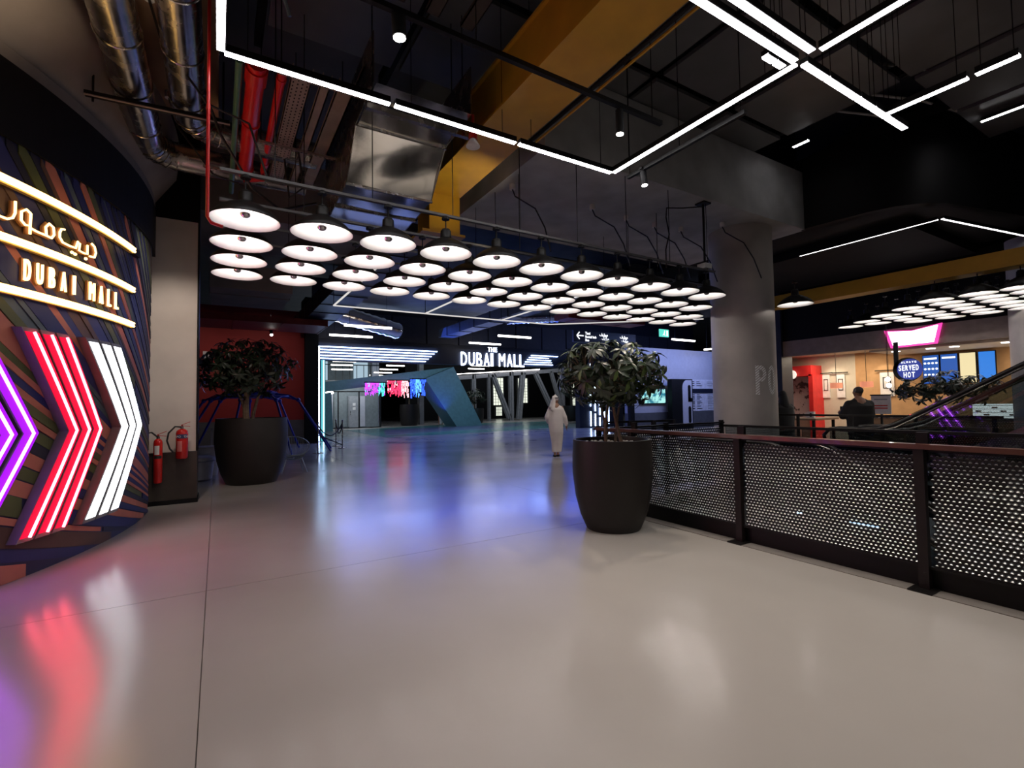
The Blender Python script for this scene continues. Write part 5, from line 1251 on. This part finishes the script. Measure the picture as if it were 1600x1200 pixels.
def head(mb, c, look):                 # continuous head with nose, chin, ears
    c = Vector(c); l = Vector(look).normalized(); s_ = Vector((-l.y, l.x, 0))
    mb.ball(c, (.078, .078, .105), 16, 12); mb.ball(c-l*.025+Vector((0, 0, .03)), (.08, .08, .085), 16, 12); mb.ball(c+l*.04-Vector((0, 0, .07)), (.045, .045, .04), 12, 8)
    caps(mb, c+l*.075+Vector((0, 0, .015)), c+l*.098-Vector((0, 0, .015)), .009, .014); mb.ball(c+l*.08-Vector((0, 0, .048)), (.02, .02, .01), 8, 6)
    for k in (-1, 1): mb.ball(c+s_*.08*k, (.012, .018, .028), 8, 8)
    caps(mb, c-Vector((0, 0, .06)), c-Vector((0, 0, .2))-l*.02, .055, .06)
def eyes(root, c, look, M):
    c = Vector(c); l = Vector(look).normalized(); s_ = Vector((-l.y, l.x, 0))
    for k in (-1, 1): build('eye', MB().add(MB().ball(c+l*.07+s_*.03*k+Vector((0, 0, .012)), .012, 8, 6), M), M_hair, root, smooth=True)
# walking man in white seen from behind
x, y = 8.36, 11.38
M = Matrix.Translation((x, y, 0)) @ Matrix.Rotation(math.radians(-34), 4, 'Z')
man = thing('person', 'person in a long white robe and white headscarf walking away', 'person', (x, y, 0))
b = MB(); head(b, (.0, .02, 1.60), (.25, 1, 0))
caps(b, (0, 0, 1.42), (0, 0, 1.0), .13, .13); caps(b, (-.17, 0, 1.4), (-.25, -.03, 1.14), .055, .045); caps(b, (-.25, -.03, 1.14), (-.22, .16, 1.0), .042, .03); hand(b, (-.22, .17, .99), (0, .8, -.2), (1, 0, 0))
caps(b, (.17, 0, 1.4), (.25, .02, 1.12), .055, .045); caps(b, (.25, .02, 1.12), (.30, .06, .90), .042, .03); hand(b, (.30, .065, .89), (.05, .1, -1), (0, 1, 0))
caps(b, (-.08, .0, .95), (-.06, -.0, .5), .08, .05); caps(b, (-.06, -.0, .5), (-.045, .0, .08), .045, .036); caps(b, (.08, 0, .95), (.05, .02, .5), .08, .05); caps(b, (.05, .02, .5), (.045, .06, .09), .045, .036)
caps(b, (-.045, .0, .06), (-.055, .13, .04), .036, .028); caps(b, (.045, .06, .06), (.05, .2, .04), .036, .028)
shape('body', b, M_skin, man, M, .011)
r = MB(); prof = [(.62*.2, .13), (.135, .25), (.155, .45), (.185, .7), (.20, .9), (.205, 1.08), (.205, 1.25), (.20, 1.36), (.16, 1.44), (.085, 1.50)]
i0 = 0; rg = []
for k, (rr_, z) in enumerate(prof):
    i = len(r.v); rg.append(i)
    for q in range(36):
        a = 2*PI*q/36; f = 1+.05*math.sin(5*a+z*3)*(1-z/1.6)+.03*math.sin(9*a)*(1-z/1.6); wv = 1. if z > .5 else 1.
        r.v.append((rr_*1.08*f*math.cos(a)+.015*math.sin(z*4), rr_*.72*f*math.sin(a)+(.03 if z < .5 else 0), z))
for a, c in zip(rg, rg[1:]):
    for q in range(36): r.f.append((a+q, a+(q+1) % 36, c+(q+1) % 36, c+q))
r.f.append(tuple(rg[0]+j for j in reversed(range(36)))); r.f.append(tuple(rg[-1]+j for j in range(36)))
caps(r, (-.15, 0, 1.38), (-.255, -.03, 1.14), .075, .075); caps(r, (-.255, -.03, 1.14), (-.225, .14, 1.0), .072, .055)
caps(r, (.15, 0, 1.38), (.255, .02, 1.12), .075, .075); caps(r, (.255, .02, 1.12), (.30, .055, .93), .072, .062)
shape('robe', r, M_robe, man, M, .014)
h = MB(); h.ball((0, .0, 1.665), (.088, .095, .095), 16, 10); caps(h, (-.06, -.02, 1.72), (-.12, -.06, 1.42), .035, .075); caps(h, (-.05, -.06, 1.68), (-.08, -.1, 1.35), .05, .07); caps(h, (.02, -.03, 1.7), (-.01, -.03, 1.76), .05, .03); caps(h, (-.1, 0, 1.5), (-.1, .08, 1.4), .06, .05)
shape('headscarf', h, M_robe, man, M, .012)
build('head_cord', MB().add(MB().tube([(.092*math.cos(a), .098*math.sin(a), 1.70+.01*math.sin(a)) for a in [2*PI*k/20 for k in range(20)]], .010, 6, close=True), M), M_hair, man, smooth=True)
for sx_, yy0 in ((-.052, -.03), (.05, .04)):
    build('sandal', MB().add(MB().lathe((sx_, yy0+.09, 0), [(.045, 0), (.05, .01), (.048, .035), (.03, .055)], 16, 1, 2.7), M), M_hair, man, smooth=True)
# far walking person in white
x, y = 15.2, 32.0
M = Matrix.Translation((x-.9, y+2, 0)) @ Matrix.Rotation(math.radians(-60), 4, 'Z')
p2 = thing('person', 'tiny far person in white clothes walking beyond the blue light curtain', 'person', (x-.9, y+2, 0))
b = MB(); head(b, (0, .02, 1.60), (0, 1, 0)); caps(b, (0, 0, 1.4), (0, 0, 1.0), .14, .13)
for k in (-1, 1):
    caps(b, (.17*k, 0, 1.4), (.24*k, 0, 1.12), .05, .04); caps(b, (.24*k, 0, 1.12), (.22*k, .1, .9), .04, .03); hand(b, (.22*k, .1, .89), (0, .1, -1), (0, 1, 0)); caps(b, (.08*k, .05*k, .9), (.06*k, .1*k, .5), .08, .06); caps(b, (.06*k, .1*k, .5), (.05*k, .12*k, .05), .055, .04)
shape('body', b, M_skin, p2, M, .018)
r = MB().lathe((0, 0, 0), [(.14, .12), (.19, .7), (.2, 1.2), (.19, 1.36), (.09, 1.5)], 20, 1, .75); caps(r, (-.16, 0, 1.38), (-.25, 0, 1.12), .07, .06); caps(r, (.16, 0, 1.38), (.25, 0, 1.12), .07, .06)
shape('robe', r, M_robe, p2, M, .02)
h = MB().ball((0, -.01, 1.66), (.09, .1, .095), 12, 8); caps(h, (0, -.06, 1.62), (0, -.1, 1.4), .07, .08); shape('headscarf', h, M_robe, p2, M, .02)
# two people beyond the escalator, facing left in the picture
def leaning(x, y, label, woman):
    M = Matrix.Translation((x, y, 0)) @ Matrix.Rotation(math.radians(-28 if woman else -42), 4, 'Z') @ Matrix.Scale(1.0 if woman else 1.04, 4)
    t = thing('person', label, 'person', (x, y, 0))
    b = MB(); lk = (0, 1, 0)
    head(b, (0, .03, 1.60), lk); caps(b, (0, 0, 1.38), (0, -.02, 1.0), .14, .13)
    for k in (-1, 1):
        if woman: e, w_ = (.23*k, .03, 1.12), (.15*k, .24, 1.08)
        else: e, w_ = (.24*k, .10, 1.15), ((-.18 if k < 0 else .12), .36, 1.20)
        caps(b, (.18*k, 0, 1.38), e, .055, .045); caps(b, e, w_, .042, .03); hand(b, w_, (-.2*k, 1, .15), (-.5*k, 0, 1))
        caps(b, (.09*k, 0, .92), (.09*k, .03, .5), .09, .065); caps(b, (.09*k, .03, .5), (.09*k, -.02, .08), .06, .04); caps(b, (.09*k, -.02, .045), (.09*k, .16, .03), .04, .03)
    shape('body', b, M_skin, t, M, .011); eyes(t, (0, .03, 1.60), lk, M)
    c = MB()
    if woman:
        c.lathe((0, -.01, 0), [(.26, .03), (.24, .5), (.22, .9), (.23, 1.15), (.22, 1.36), (.12, 1.47)], 28, 1.05, .8)
    else:
        c.lathe((0, -.01, 0), [(.19, .78), (.2, .95), (.205, 1.15), (.21, 1.34), (.13, 1.45), (.075, 1.49)], 28, 1.12, .72)
    for k in (-1, 1):
        e, w_ = ((.23*k, .03, 1.12), (.15*k, .22, 1.08)) if woman else ((.24*k, .10, 1.15), ((-.17 if k < 0 else .12), .33, 1.19))
        caps(c, (.17*k, 0, 1.37), e, .085, .075); caps(c, e, w_, .07, .05)
    shape('abaya' if woman else 'jacket', c, M_cloth, t, M, .015)
    if woman:
        h = MB().ball((0, -.015, 1.64), (.095, .10, .115), 16, 10); caps(h, (0, -.04, 1.6), (0, -.07, 1.38), .09, .12); caps(h, (0, -.02, 1.5), (0, .03, 1.40), .09, .10)
        shape('headscarf', h, M_cloth, t, M, .012)
    else:
        h = MB().ball((0, .0, 1.635), (.084, .09, .075), 16, 10); shape('hair', h, mat('hair_grey', (.06, .05, .045), .8), t, M, .012)
        for k in (-1, 1):
            l = MB(); caps(l, (.09*k, 0, .9), (.09*k, .03, .5), .11, .085); caps(l, (.09*k, .03, .5), (.09*k, -.02, .1), .08, .07); shape('trouser_leg', l, M_cloth, t, M, .016)
        build('phone', MB().add(MB().box(-.14, -.06, .44, .452, 1.20, 1.33), M), M_black, t)
leaning(10.95, 6.26, 'person in a black abaya and headscarf standing beside the round column', True)
leaning(10.95, 4.72, 'person with short grey hair in a dark jacket holding a phone', False)
light('robe_fill', 'SPOT', (8.2, 10.2, 4.8), 170*L_SPOT, (1, .93, .88), .1, (8.36, 11.38, .9), 50, .8)  # added spot brightening the white robe; no fixture hangs here
light('beam_light', 'SPOT', (3.6, 6.0, 3.75), 40*L_SPOT, (1, .85, .6), .05, (3.1, 6.7, 5.0), 80, .8)
light('soffit_light', 'SPOT', (-.6, 5.0, 4.2), 70*L_SPOT, (1, .75, .5), .1, (-1.6, 4.8, 5.7), 120, .9)
